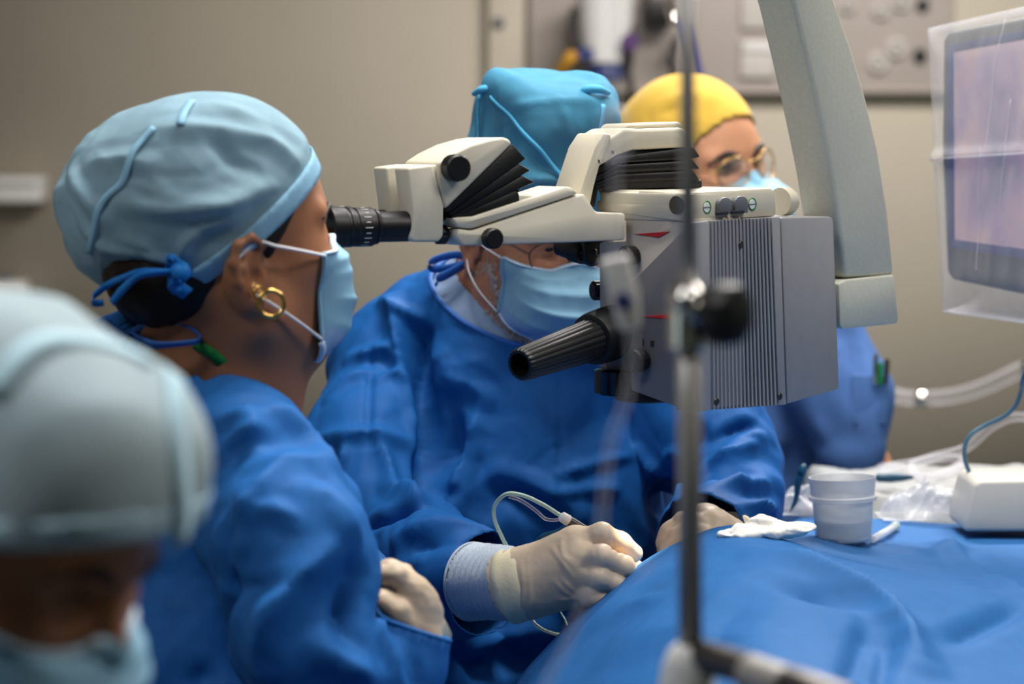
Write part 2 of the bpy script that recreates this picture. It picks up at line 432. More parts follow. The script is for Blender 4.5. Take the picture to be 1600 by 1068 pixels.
def surfnet(f, lo, hi, h, newton=2):
    lo, hi = A(*lo), A(*hi)
    n = np.ceil((hi - lo) / h).astype(int) + 1
    B = 4
    nb = np.ceil(n / B).astype(int)
    n = nb * B
    ax = [lo[i] + h * np.arange(n[i]) for i in range(3)]
    cb = [lo[i] + h * (np.arange(nb[i]) * B + (B - 1) / 2) for i in range(3)]
    G = np.stack(np.meshgrid(*cb, indexing='ij'), -1).reshape(-1, 3)
    d = f(G).reshape(nb)
    D = np.repeat(np.repeat(np.repeat(d, B, 0), B, 1), B, 2).astype(np.float32)
    need = np.abs(d) < h * B * 1.9
    idx = np.argwhere(need)
    off = np.stack(np.meshgrid(*[np.arange(B)] * 3, indexing='ij'), -1).reshape(-1, 3)
    ii = (idx[:, None, :] * B + off[None]).reshape(-1, 3)
    for s in range(0, len(ii), 400000):
        q = ii[s:s + 400000]
        D[q[:, 0], q[:, 1], q[:, 2]] = f(lo + h * q)
    ins = D < 0
    c = np.zeros(n - 1, np.uint8)
    for dx in (0, 1):
        for dy in (0, 1):
            for dz in (0, 1):
                c += ins[dx:n[0] - 1 + dx, dy:n[1] - 1 + dy, dz:n[2] - 1 + dz]
    cells = np.argwhere((c > 0) & (c < 8))
    vid = np.full(n - 1, -1, np.int64)
    vid[cells[:, 0], cells[:, 1], cells[:, 2]] = np.arange(len(cells))
    acc = np.zeros((len(cells), 3)); cnt = np.zeros(len(cells))
    cor = [(x, y, z) for x in (0, 1) for y in (0, 1) for z in (0, 1)]
    for a_ in cor:
        for k in range(3):
            if a_[k] == 0:
                b_ = list(a_); b_[k] = 1
                da = D[cells[:, 0] + a_[0], cells[:, 1] + a_[1], cells[:, 2] + a_[2]]
                db = D[cells[:, 0] + b_[0], cells[:, 1] + b_[1], cells[:, 2] + b_[2]]
                m = (da < 0) != (db < 0)
                t = np.where(m, da / np.where(m, da - db, 1), 0)
                p = np.tile(A(*a_), (len(cells), 1)); p[:, k] += t
                acc[m] += p[m]; cnt[m] += 1
    V = lo + h * (cells + acc / cnt[:, None])
    F = []
    for k in range(3):
        u, v = (k + 1) % 3, (k + 2) % 3
        sl0 = [slice(None)] * 3; sl1 = [slice(None)] * 3
        sl0[k] = slice(0, n[k] - 1); sl1[k] = slice(1, n[k])
        s0, s1 = ins[tuple(sl0)], ins[tuple(sl1)]
        E = np.argwhere(s0 != s1)
        E = E[(E[:, u] > 0) & (E[:, v] > 0) & (E[:, u] < n[u] - 1) & (E[:, v] < n[v] - 1)]
        q = []
        for (du, dv) in ((-1, -1), (0, -1), (0, 0), (-1, 0)):
            e = E.copy(); e[:, u] += du; e[:, v] += dv
            q.append(vid[e[:, 0], e[:, 1], e[:, 2]])
        q = np.stack(q, 1)
        fl = ~s0[E[:, 0], E[:, 1], E[:, 2]]
        q[fl] = q[fl][:, ::-1]
        F.append(q)
    F = np.concatenate(F); F = F[(F >= 0).all(1)]
    for _ in range(newton):
        g, dv = grad(f, V, h * 0.25)
        st = np.clip(dv / np.maximum((g * g).sum(1), 0.05), -h * 0.7, h * 0.7)
        V = V - g * st[:, None]
    return V, F
def grad(f, V, e=0.001):
    dv = f(V)
    g = np.stack([(f(V + A(e, 0, 0)) - dv) / e, (f(V + A(0, e, 0)) - dv) / e, (f(V + A(0, 0, e)) - dv) / e], 1)
    return g, dv
def normals(f, V, e=0.002):
    g, _ = grad(f, V, e); return g / (np.linalg.norm(g, axis=1)[:, None] + 1e-9)
def cull(V, F, keep):
    """drop vertices not in keep"""
    F = np.asarray(F); F = F[keep[F].all(1)]
    used = np.unique(F); mp = np.full(len(V), -1); mp[used] = np.arange(len(used))
    return V[used], mp[F]
def snap(V, F, sf, tol):
    """lay the ragged border of an opening onto the clean line sf = 0"""
    F = np.asarray(F)
    E = np.concatenate([F[:, [0, 1]], F[:, [1, 2]], F[:, [2, 3]], F[:, [3, 0]]])
    Es = np.sort(E, 1); key = Es[:, 0] * (len(V) + 1) + Es[:, 1]
    u, c = np.unique(key, return_counts=True)
    b = np.unique(Es[np.isin(key, u[c == 1])])
    sv = sf(V[b]); b = b[np.abs(sv) < tol]; sv = sf(V[b])
    e = .0005
    g = np.stack([(sf(V[b] + e * A(*ax)) - sv) / e for ax in ((1, 0, 0), (0, 1, 0), (0, 0, 1))], 1)
    V = V.copy(); V[b] -= g * (sv / np.maximum((g * g).sum(1), .05))[:, None]
    return V
def rim_loop(V, F, sf, tol, n=60):
    """the closed line of border points that lie on sf = 0"""
    F = np.asarray(F); E = np.concatenate([F[:, [0, 1]], F[:, [1, 2]], F[:, [2, 3]], F[:, [3, 0]]])
    Es = np.sort(E, 1); key = Es[:, 0] * (len(V) + 1) + Es[:, 1]
    u, c = np.unique(key, return_counts=True)
    b = np.unique(Es[np.isin(key, u[c == 1])]); b = b[np.abs(sf(V[b])) < tol]
    Q = V[b]; c0 = Q.mean(0); uu, ss, vv = np.linalg.svd(Q - c0, full_matrices=False)
    an = np.arctan2((Q - c0) @ vv[1], (Q - c0) @ vv[0]); od = np.argsort(an); Q = Q[od]; an = an[od]
    ts = np.linspace(-math.pi, math.pi, n + 1)[:-1]
    L = np.stack([np.interp(ts, np.concatenate([an - 2 * math.pi, an, an + 2 * math.pi]), np.tile(Q[:, i], 3)) for i in range(3)], 1)
    return (np.roll(L, 1, 0) + 2 * L + np.roll(L, -1, 0)) / 4
def polydist(V, P):
    """distance of every vertex to a polyline"""
    best = np.full(len(V), 1e9)
    for i in range(len(P) - 1):
        a, b = P[i], P[i + 1]; ba = b - a
        t = np.clip(((V - a) @ ba) / max(ba @ ba, 1e-12), 0, 1)
        best = np.minimum(best, np.linalg.norm(V - a - t[:, None] * ba, axis=1))
    return best
def fold(V, P, w, amp, sharp=1.0):
    """height of a crease that runs along polyline P; sharp = a cusp, 0 = a round roll; it fades out at both ends"""
    P = np.asarray(P)
    d = polydist(V, P)
    x = np.clip(d / w, 0, 1)
    cusp = (1 - x) ** 2; rnd = (1 - x * x) ** 2
    h = sharp * cusp + (1 - sharp) * rnd
    e = np.minimum(np.linalg.norm(V - P[0], axis=1), np.linalg.norm(V - P[-1], axis=1))
    return amp * h * np.clip(0.35 + e / (2.2 * w), 0, 1)

# ------------------------------------------------------------------ the room
WY = 6.5
structure(mk('floor', *box((-2.7, -1.7, -0.1), (3.3, WY + 0.1, 0)), M['floor']))
structure(mk('ceiling', *box((-2.7, -1.7, 2.9), (3.3, WY + 0.1, 3.0)), M['ceiling']))
structure(mk('wall_back', *box((-2.7, WY, 0), (3.3, WY + 0.1, 2.9)), M['wall']))
structure(mk('wall_left', *box((-2.8, -1.7, 0), (-2.7, WY, 2.9)), M['wall_side']))
structure(mk('wall_right', *box((3.3, -1.7, 0), (3.4, WY, 2.9)), M['wall_dim']))
structure(mk('wall_front', *box((-2.7, -1.8, 0), (3.3, -1.7, 2.9)), M['wall_dim']))
def wallbox(x0, y0, x1, y1, d0, d1, bev=0.004):
    p, q = W(x0, y1, WY - d1), W(x1, y0, WY - d1)
    return box((p[0], WY - d1, p[2]), (q[0], WY - d0, q[2]), bev)
c0, c1 = W(762, 0, WY)[0], W(820, 0, WY)[0]
structure(mk('trim_1', *box((c0, WY - 0.05, 0), (c1, WY, 2.9), 0.006), M['column']))
# gas and power rail on the back wall
g = thing('wall_rail_panel', 'pale grey wall panel with round gas outlets and power plates behind the surgeons', 'wall panel', tuple(W(1150, 140, WY)))
mk('panel', *wallbox(826, -90, 1492, 142, 0.0, 0.05, 0.006), M['panel'], g)
mk('shelf_edge', *wallbox(826, 138, 1492, 146, 0.0, 0.058, 0.004), M['panel'], g)
for (x0, y0, x1, y1) in ((1158, -50, 1206, 45), (1157, 64, 1211, 122)):
    q = mk('outlet_plate', *wallbox(x0, y0, x1, y1, 0.05, 0.066, 0.004), M['plate'], g)
    mk('cover_flap', *wallbox(x0 + 4, y0 + 3, x1 - 4, y0 + 17, 0.066, 0.074, 0.003), M['white'], q)
for (x, y, r, big) in ((1325, 8, 15, 0), (1376, 16, 17, 0), (1407, 4, 16, 0), (1372, 98, 19, 0), (1400, 75, 19, 0), (1441, 8, 12, 1), (1437, 87, 13, 1)):
    c = W(x, y, WY - 0.05)
    o = mk('gas_socket', *lathe([(0, r * .0014), (0.012, r * .0014), (0.016, r * .0012), (0.016, r * .0008), (0.009, r * .0006)], c, (0, -1, 0), 24), M['socket' if big else 'plate'], g, angle=35)
    if not big: mk('socket_core', *disc(c + A(0, -0.008, 0), (0, -1, 0), r * .0005, 0.008), M['steel'], o, angle=35)
# breathing equipment hung on the rail
g = thing('suction_canister', 'white suction canister with dark blue base hanging on the wall panel', 'canister', tuple(W(945, 105, WY - 0.25)))
cc = W(945, 40, WY - 0.22)
px = 1 / (FPX / (WY - 0.22))
mk('body', *lathe([(-.10, 26 * px), (-.095, 34 * px), (0.0, 42 * px), (0.10, 46 * px), (0.11, 40 * px)], cc, (0, 0, 1), 28), M['white'], g, angle=40)
mk('base', *lathe([(-.145, 20 * px), (-.14, 28 * px), (-.115, 30 * px), (-.10, 26 * px)], cc, (0, 0, 1), 24), M['bluecap'], g, angle=40)
mk('drain_cup', *lathe([(0, 8 * px), (.004, 17 * px), (.03, 17 * px), (.034, 12 * px)], W(912, 96, WY - 0.26), (0, 0, 1), 18), M['bluecap'], g, angle=40)
mk('valve_knob', *disc(W(984, 66, WY - 0.27), (0, -1, 0), 14 * px, 0.03), M['purple'], g, angle=40)
mk('bracket', *box(tuple(W(895, 60, WY - 0.2)), tuple(W(990, 30, WY - 0.05)), 0.004), M['steel_dark'], g)
mk('side_post', *tube([W(898, 10, WY - 0.24), W(894, 40, WY - 0.24), W(902, 75, WY - 0.24)], 7 * px), M['steel_dark'], g)
o = mk('suction_hose', *tube([W(899, 84, WY - 0.30), W(888, 94, WY - 0.30), W(874, 118, WY - 0.27), W(866, 160, WY - 0.26), W(862, 230, WY - 0.24), W(866, 420, WY - 0.2), W(880, 760, WY - 0.15)], 9.5 * px, k=10), M['yellow'])
tag(o, 'yellow ribbed hose curving down from the suction canister', 'hose')
o = mk('hanging_probe', *join(tube([W(976, 84, WY - 0.24), W(982, 120, WY - 0.24), W(988, 160, WY - 0.24), W(990, 240, WY - 0.22), W(992, 760, WY - 0.2)], 6.5 * px),
                              lathe([(0, 5 * px), (.01, 10 * px), (.05, 11 * px), (.06, 7 * px)], W(979, 108, WY - 0.24), (0, 0, 1), 16)), M['steel_dark'])
tag(o, 'grey corded probe hanging below the purple knob', 'probe')
g = thing('flow_meter', 'small grey flow meter fixed to the wall panel with steel fittings', 'flow meter', tuple(W(1035, 55, WY - 0.15)))
mk('block', *box(tuple(W(1008, 30, WY - 0.16)), tuple(W(1052, -20, WY - 0.05)), 0.006), M['steel_dark'], g)
mk('fitting', *lathe([(0, 8 * px), (.01, 11 * px), (.05, 11 * px), (.06, 7 * px)], W(1046, 8, WY - 0.2), (0.4, -0.5, -1), 18), M['chrome'], g, angle=40)
mk('hose_hook', *tube([W(1058, 60, WY - 0.05), W(1054, 80, WY - 0.15), W(1050, 105, WY - 0.15), W(1056, 118, WY - 0.13)], 6 * px), M['steel_dark'], g)
o = mk('oxygen_hose', *tube([W(1058, 25, WY - 0.2), W(1068, 40, WY - 0.22), W(1080, 75, WY - 0.22), W(1092, 120, WY - 0.22), W(1104, 180, WY - 0.2), W(1112, 300, WY - 0.16), W(1110, 760, WY - 0.14)], 7 * px), M['navy'])
tag(o, 'dark blue hose running down the wall behind the yellow cap', 'hose')
o = mk('column_switch', *wallbox(771, 27, 788, 42, 0.05, 0.065), M['grey_btn']); tag(o, 'tiny dark switch on the beige wall column', 'switch')
g = thing('glove_dispenser', 'long white dispenser mounted on the dim left wall section', 'dispenser', tuple(W(20, 320, WY - 0.1)))
mk('case', *wallbox(-80, 276, 60, 318, 0.0, 0.14, 0.01), M['white'], g); mk('lid', *wallbox(-80, 276, 60, 290, 0.0, 0.15, 0.006), M['white'], g)
g = thing('soap_dispenser', 'small white wall dispenser below the long white one', 'dispenser', tuple(W(10, 486, WY - 0.1)))
mk('case', *wallbox(-60, 440, 34, 484, 0.0, 0.12, 0.01), M['white'], g); mk('pump', *wallbox(-4, 428, 14, 440, 0.03, 0.09, 0.003), M['grey_btn'], g)
# clear breathing tube across the right background
o = mk('breathing_tube', *tube([W(1330, 575, 4.5), W(1362, 600, 4.5), W(1400, 618, 4.5), W(1440, 622, 4.45), W(1490, 618, 4.4), W(1540, 603, 4.35), W(1600, 575, 4.3), W(1680, 540, 4.3)], 0.0135, k=10), M['tube'])
mk('glint_bead', *lathe([(-.012, .013), (-.009, .0165), (.009, .0165), (.012, .013)], W(1440, 622, 4.45), (1, -.05, .0), 20), M['chrome'], o)  # chrome bead added to give the tube its bright glint
tag(o, 'clear breathing tube sagging across the bare wall on the right', 'tube')
o = mk('tube_connector', *lathe([(0, .012), (.004, .017), (.03, .017), (.034, .012)], W(1596, 577, 4.3), (1, -.05, .25), 18), M['chrome']); tag(o, 'shiny connector on the clear breathing tube at the right edge', 'connector')

# ------------------------------------------------------------------ operating microscope
FI = R(48)
a_ = A(math.cos(FI), math.sin(FI), 0); b_ = A(-math.sin(FI), math.cos(FI), 0); nR = -b_
C0 = W(1086, 345, 2.45)
OI = R(28)
o_ = A(math.cos(OI), math.sin(OI), 0); iO = A(-math.sin(OI), math.cos(OI), 0); nO = -iO
def on(px, p0, n): return [onplane(x, y, p0, n) for x, y in px]
scope = thing('surgical_microscope', 'cream and grey surgical microscope on a curved grey arm above the patient', 'microscope', tuple(W(1010, 640, 2.52)))
def sp(name, px, p0, n, vec, m, bev=0.002, parent=None, seg=2, angle=35):
    return mk(name, *prism(on(px, p0, n), vec, bev, seg), M[m], parent or scope, angle=angle)
# --- grey housing with cooling ribs (right-hand face)
sp('corner_strip', [(1087, 347), (1109, 344.6), (1112, 641), (1091, 644)], C0, nR, b_ * .03, 'grey', .002)
sp('rib_backing', [(1109, 345), (1206, 340), (1217, 632), (1112, 640)], C0 + b_ * .005, nR, b_ * .025, 'dark_gap', .0005)
ribs = []
for k in range(17):
    f = (k + .5) / 17
    x0, x1 = 1110.5 + 94 * f, 1113.5 + 102 * f
    y0, y1 = 344.6 - 5 * f, 640 - 7 * f
    ribs.append(prism(on([(x0 - 1.6, y0), (x0 + 1.6, y0), (x1 + 1.6, y1), (x1 - 1.6, y1)], C0, nR), b_ * .012, .0005, 1))
for q in ribs: mk('rib', *q, M['grey'], scope, angle=35)
sp('middle_strip', [(1206, 339.4), (1219, 338.6), (1229, 632), (1217, 633)], C0, nR, b_ * .03, 'grey', .0015)
sp('side_cover', [(1220.5, 339.6), (1299, 338), (1303, 342), (1312, 604), (1309, 609), (1230.5, 631)], C0 + b_ * .0015, nR, b_ * .10, 'grey', .0035)
sp('top_plate', [(1092, 346), (1298, 338.5), (1298, 344), (1092, 352)], C0 + b_ * .02, nR, b_ * .08, 'grey', .002)
for (x, y) in ((1119, 627), (1218, 619), (1157, 382)):
    mk('screw', *disc(onplane(x, y, C0, nR), nR, .0038, .0015, .0004, 14), M['steel_dark'], scope, angle=35)
# --- slate face turned to the left
sp('front_panel', [(1084.5, 347), (1074, 351), (986, 440), (962, 500), (944, 570), (953, 590), (985, 610), (1076, 643), (1084.5, 644)], C0 + a_ * .0005, -a_, a_ * .085, 'grey_d', .003)
CL = C0 + a_ * .006
sp('optics_carrier', [(977, 338), (1084, 341), (1084, 480), (960, 560), (946, 600), (937, 585), (936, 379), (977, 377)], CL, -a_, a_ * .08, 'cream_d', .002)
sp('red_arrow', [(990, 365.5), (1046, 361.5), (1029, 371)], CL - a_ * .0012, -a_, a_ * .002, 'red', .0002, angle=20)
sp('red_arrow', [(1003, 494.5), (1046, 490.5), (1046, 498.5)], C0 - a_ * .0008, -a_, a_ * .002, 'red', .0002, angle=20)
def knob(name, x, y, p0, n, r, h, flutes=0, m='black', ax=None):
    return mk(name, *disc(onplane(x, y, p0, n), ax if ax is not None else n, r, h, .0018, 48, flutes, .0004), M[m], scope, angle=35)
knob('zoom_knob', 1003, 562, C0, -a_, .0125, .016, 16)
knob('lock_knob', 990, 399, CL, -a_, .0105, .016, 14)
mk('tilt_knob', *disc(W(952, 453, 2.56), nrm(A(-.92, -.35, 0)), .0105, .02, .002, 28, 14, .0008), M['black'], scope, angle=35)
sp('mark_line', [(1003.5, 529), (1005, 529), (1005, 541), (1003.5, 541)], C0 - a_ * .0005, -a_, a_ * .001, 'dark_gap', 0)
sp('lock_mark', [(1016, 532), (1021, 532), (1021, 541), (1016, 541)], C0 - a_ * .0005, -a_, a_ * .001, 'dark_gap', 0)
# --- black objective under the carrier and the fluted focus handle
oc = W(990, 600, 2.53)
mk('objective', *lathe([(-.022, .03), (-.02, .034), (0, .034), (.003, .03), (.02, .03)], oc + A(.014, .01, .004), (0, 0, 1), 36), M['black'], scope, angle=35)
mk('objective_ring', *lathe([(-.013, .024), (-.011, .027), (.012, .027), (.014, .024)], W(968, 596, 2.53), (0, 0, 1), 32), M['black_gloss'], scope, angle=35)
hb, ht = W(962, 517, 2.53), W(812, 570, 2.41)
hl = np.linalg.norm(ht - hb); ha = nrm(ht - hb)
mk('focus_collar', *lathe([(-.01, .026), (0, .0285), (.016, .0285), (.018, .0268), (.021, .0268), (.023, .0285), (.036, .0278), (.042, .0265), (.044, .022)], hb, ha, 40), M['black'], scope, angle=30)
mk('focus_handle', *lathe([(.04, .0215), (.046, .0222), (hl - .006, .0172), (hl - .002, .0168), (hl, .0155), (hl, .0125), (hl - .006, .0115), (hl - .03, .010)], hb, ha, 80, 20, .0009), M['black'], scope, angle=30)
# --- cream deck with lamp controls
D0 = C0 + b_ * .008
dk = sp('control_deck', [(1077, 302), (1090, 299), (1206, 293), (1213, 300), (1214, 338), (1080, 347)], D0, nR, b_ * .12, 'cream', .0035)
mk('deck_end', *lathe([(-.001, .015), (.012, .0155), (.016, .014), (.018, .010)], onplane(1219, 315, D0 + b_ * .02, nR), a_, 28), M['cream'], scope, angle=40)
for (x, y) in ((1104, 324), (1175, 319)):
    q = mk('mode_label', *disc(onplane(x, y, D0, nR), nR, .0069, .0012, .0003, 28), M['label_green'], scope, angle=35)
    mk('label_face', *disc(onplane(x, y, D0 - b_ * .0011, nR), nR, .0052, .0007, .0002, 28), M['label_white'], q, angle=35)
    mk('label_print', *prism(on([(x - 5, y - 1), (x + 5, y - 1.5), (x + 5, y + .5), (x - 5, y + 1)], D0 - b_ * .0017, nR), -b_ * .0004), M['grey_btn'], q)
for (x, y) in ((1127, 322), (1152, 320)):
    px_ = [(x - 10, y + 13)] + [(x - 10 * math.cos(t), y - 5 - 9 * math.sin(t)) for t in np.linspace(0, math.pi, 9)] + [(x + 10, y + 12)]
    q = sp('lamp_button', px_, D0, nR, -b_ * .006, 'grey_btn', .001)
    mk('button_foot', *prism(on([(x - 10, y + 9), (x + 9, y + 8), (x + 9, y + 13), (x - 10, y + 14)], D0 - b_ * .006, nR), -b_ * .002, .0004), M['dark_gap'], q)
sp('swing_arm', [(1079, 347), (1066, 346), (964, 333), (932, 328), (932, 313.5), (991, 316), (998, 297), (1064, 301), (1079, 303)], C0 + a_ * .002, -a_, a_ * .06, 'cream', .002)
sp('swing_wedge', [(932, 294.5), (997, 297.5), (991, 314.5), (941, 311.5)], C0 + a_ * .008, -a_, a_ * .06, 'cream', .0015)
mk('pivot_cap', *disc(onplane(1058, 320, C0 + a_ * .002, -a_), -a_, .0095, .0018, .0004, 26), M['steel_dark'], scope, angle=35)
# --- surgeon's binocular tube with black bellows
S0 = W(1000, 262, 2.53); SI = R(22)
s_ = A(math.cos(SI), math.sin(SI), 0); iS = A(-math.sin(SI), math.cos(SI), 0); nS = -iS
sp('binocular_hood', [(934, 262), (937, 236), (950, 216), (975, 200), (1000, 201), (1066, 199), (1080, 209), (1087, 234), (1076, 230), (990, 234), (966, 242)], S0, nS, iS * .085, 'cream', .006, seg=3)
sp('hood_cap', [(974, 202), (982, 193), (1062, 190), (1072, 200)], S0 + iS * .01, nS, iS * .065, 'cream', .006, seg=3)
sp('hood_cheek', [(929, 230), (944, 207), (957, 210), (937, 262), (929, 292), (922, 326), (913, 318), (905, 302)], S0 - iS * .002, nS, iS * .07, 'cream', .003)
for (x, y) in ((936, 252), (958, 238)):
    sp('vent_slot', [(x - 1, y - 3), (x + 1, y - 2), (x + 1.5, y + 3), (x - .5, y + 2)], S0 - iS * .0025, nS, iS * .002, 'dark_gap', 0)
zig = [(1086, 229), (1092, 243), (1081, 249), (1093, 259), (1081, 264), (1096, 272), (1084, 278), (1088, 292)]
sp('bellows_core', [(933, 266), (966, 244), (990, 236), (1080, 232), (1080, 293), (935, 296), (930, 322), (922, 325), (928, 292)], S0 + iS * .006, nS, iS * .075, 'rubber', .001)
lv = [(266, 244, 229, 234), (276, 257, 250, 256), (286, 272, 266, 273), (296, 288, 283, 293)]
for k in range(3):
    l0, l1 = lv[k], lv[k + 1]
    mid = tuple((p + q) / 2 for p, q in zip(l0, l1))
    sp('bellows_fold', [(930, l0[0]), (966, l0[1]), (1084, l0[2]), (1095, mid[3]), (1084, l1[2] - 2), (966, l1[1] - 2), (932, l1[0] - 2)], S0 + iS * (.0015 + .001 * k), nS, iS * .08, 'rubber', .002)
sp('bellows_foot', [(1060, 283), (1097, 281), (1098, 293), (1060, 296)], S0 + iS * .01, nS, iS * .07, 'black', .0015)
# --- assistant's observer arm
P0 = W(978, 352, 2.50)
sp('observer_arm', [(716, 357), (738, 360), (905, 304.5), (914, 302), (932, 331), (978, 333), (978, 375), (900, 378.5), (724, 384), (713, 368)], P0, nO, iO * .058, 'cream', .003)
sp('observer_arm_lid', [(707, 340), (716, 355.5), (738, 358), (905, 303), (896, 293), (884, 291), (740, 338)], P0, nO, iO * .060, 'cream', .0035)
knob('arm_knob', 765, 372, P0, nO, .0105, .012, 18)
mk('arm_knob', *disc(onplane(711, 367, P0, nO) + iO * .02, -o_, .010, .012, .0018, 28, 16, .0008), M['black'], scope, angle=35)
sp('observer_hood', [(684, 254), (706, 240), (735, 226), (765, 217.5), (786, 214), (796, 217), (801, 225), (697, 327), (685, 287)], P0, nO, iO * .078, 'cream', .006, seg=3)
knob('hood_knob', 706, 262, P0, nO, .0135, .017, 22)
sp('observer_bellows_core', [(699, 328), (800, 232), (812, 300), (713, 343)], P0 + iO * .006, nO, iO * .062, 'rubber', .001)
for px_, dd in (([(697, 327.5), (801, 224.5), (822, 248), (701, 332)], 0), ([(701, 333), (811, 255), (830, 266), (705, 337)], .002), ([(704, 338), (816, 274), (837, 284), (709, 342)], .003)):
    sp('bellows_fold', px_, P0 + iO * dd, nO, iO * .068, 'rubber', .0015)
sp('bellows_collar', [(709, 341), (760, 318), (803, 296), (812, 302), (813, 319), (760, 336), (718, 350)], P0 + iO * .004, nO, iO * .05, 'black', .002)
mk('hinge_pin', *tube([onplane(686, 340, P0 + iO * .02, nO), onplane(700, 336, P0 + iO * .02, nO), onplane(716, 330, P0 + iO * .02, nO)], [.005, .003, .003]), M['black'], scope)
hp = [(636, 262), (676, 257), (694, 322), (693, 369), (686, 378), (647, 378), (641, 372), (645, 335)]
sp('bridge_block', [(664, 258), (690, 257), (698, 320), (682, 330)], P0 + iO * .003, nO, iO * .075, 'cream', .003)
for k, off in enumerate((0.0, .05)):
    pts = [p + iO * off for p in on(hp, P0 - iO * .002, nO)]
    h = mk('prism_housing', *prism(pts, iO * .031, .0028, 3), M['cream'], scope, angle=35)
    e0 = onplane(646, 354, P0, nO) + iO * (off + .0145)
    ep = mk('eyepiece', *lathe([(-.004, .0148), (.0, .0152), (.033, .0152), (.034, .0172), (.037, .0178), (.038, .0168), (.040, .0192), (.058, .0192), (.059, .0182), (.061, .0182), (.062, .0196), (.066, .0196), (.067, .0186), (.069, .0186), (.070, .020), (.083, .0214), (.086, .0212), (.086, .0175), (.076, .0135), (.072, .010)], e0, -o_, 44), M['black'], scope, angle=30)
    mk('eye_lens', *disc(e0 - o_ * .072, -o_, .011, .001, .0003, 24), M['black_gloss'], ep, angle=30)
    tk = []
    for j in range(11):
        th = R(-80 + 16 * j)
        up = A(0, 0, 1) * math.sin(th) + nO * math.cos(th)
        tg = A(0, 0, 1) * math.cos(th) - nO * math.sin(th)
        c = e0 - o_ * .050 + up * .0193
        L_ = .004 if j % 2 else .0025
        tk.append(prism([c - o_ * L_ - tg * .0003, c + o_ * L_ - tg * .0003, c + o_ * L_ + tg * .0003, c - o_ * L_ + tg * .0003], up * .0003))
    q = mk('scale_marks', *join(*tk), M['label_white'], ep); q['kind'] = 'stuff'
# --- surgeon's eyepieces under the arm
mk('surgeon_eyepiece', *lathe([(0, .010), (.002, .0135), (.016, .0135), (.018, .0118), (.034, .0105), (.036, .0085)], W(914, 394, 2.58), nrm(A(-.75, .55, .18)), 30), M['black'], scope, angle=35)
mk('surgeon_eyepiece', *lathe([(0, .013), (.002, .0155), (.02, .0155), (.022, .013), (.044, .012), (.046, .0095)], W(928, 395, 2.6), nrm(A(-.3, .9, .2)), 30), M['black'], scope, angle=35)
mk('eyepiece_link', *tube([W(890, 394, 2.58), W(932, 394, 2.57)], .0035), M['black'], scope)
sp('eyepiece_mount', [(912, 372), (936, 372), (936, 410), (926, 415), (915, 408)], W(925, 390, 2.57), nO, iO * .03, 'black', .003)
# --- curved suspension arm
T0 = W(1312, 470, 2.66)
lf = [(1322, 434), (1312, 350), (1300, 270), (1284, 190), (1263, 95), (1243, 10), (1222, -60), (1195, -130), (1160, -200), (1115, -265)]
rt = [(1175, -320), (1222, -250), (1260, -160), (1283, -80), (1302, -10), (1332, 75), (1355, 155), (1374, 235), (1389, 330), (1398, 430)]
sp('suspension_arm', lf + rt, T0, nR, b_ * .05, 'arm_grey', .006, seg=3, angle=50)
sp('arm_block', [(1311, 443), (1323, 437), (1398, 429), (1405, 500), (1401, 506), (1318, 514), (1313, 509)], T0 + nR * .004, nR, b_ * .058, 'arm_grey', .003, seg=2)
tp = onplane(1150, -270, T0, nR) + b_ * .025
mk('ceiling_column', *tube([tp - A(0, 0, .02), A(tp[0], tp[1], 2.9)], .045, 24, raw=True), M['arm_grey'], scope)
# the microscope's own lamp, shining down through the objective
lamp = bpy.data.lights.new('microscope_lamp', 'SPOT'); lamp.energy = 4.5; lamp.spot_size = R(34); lamp.spot_blend = 0.5; lamp.color = (1, .78, .56); lamp.shadow_soft_size = .015
lo = bpy.data.objects.new('microscope_lamp', lamp); COL.objects.link(lo)
lp = oc + A(.03, -.05, -.045); lo.location = lp
lo.rotation_euler = (Vector(W(985, 885, 2.51)) - Vector(lp)).to_track_quat('-Z', 'Y').to_euler()

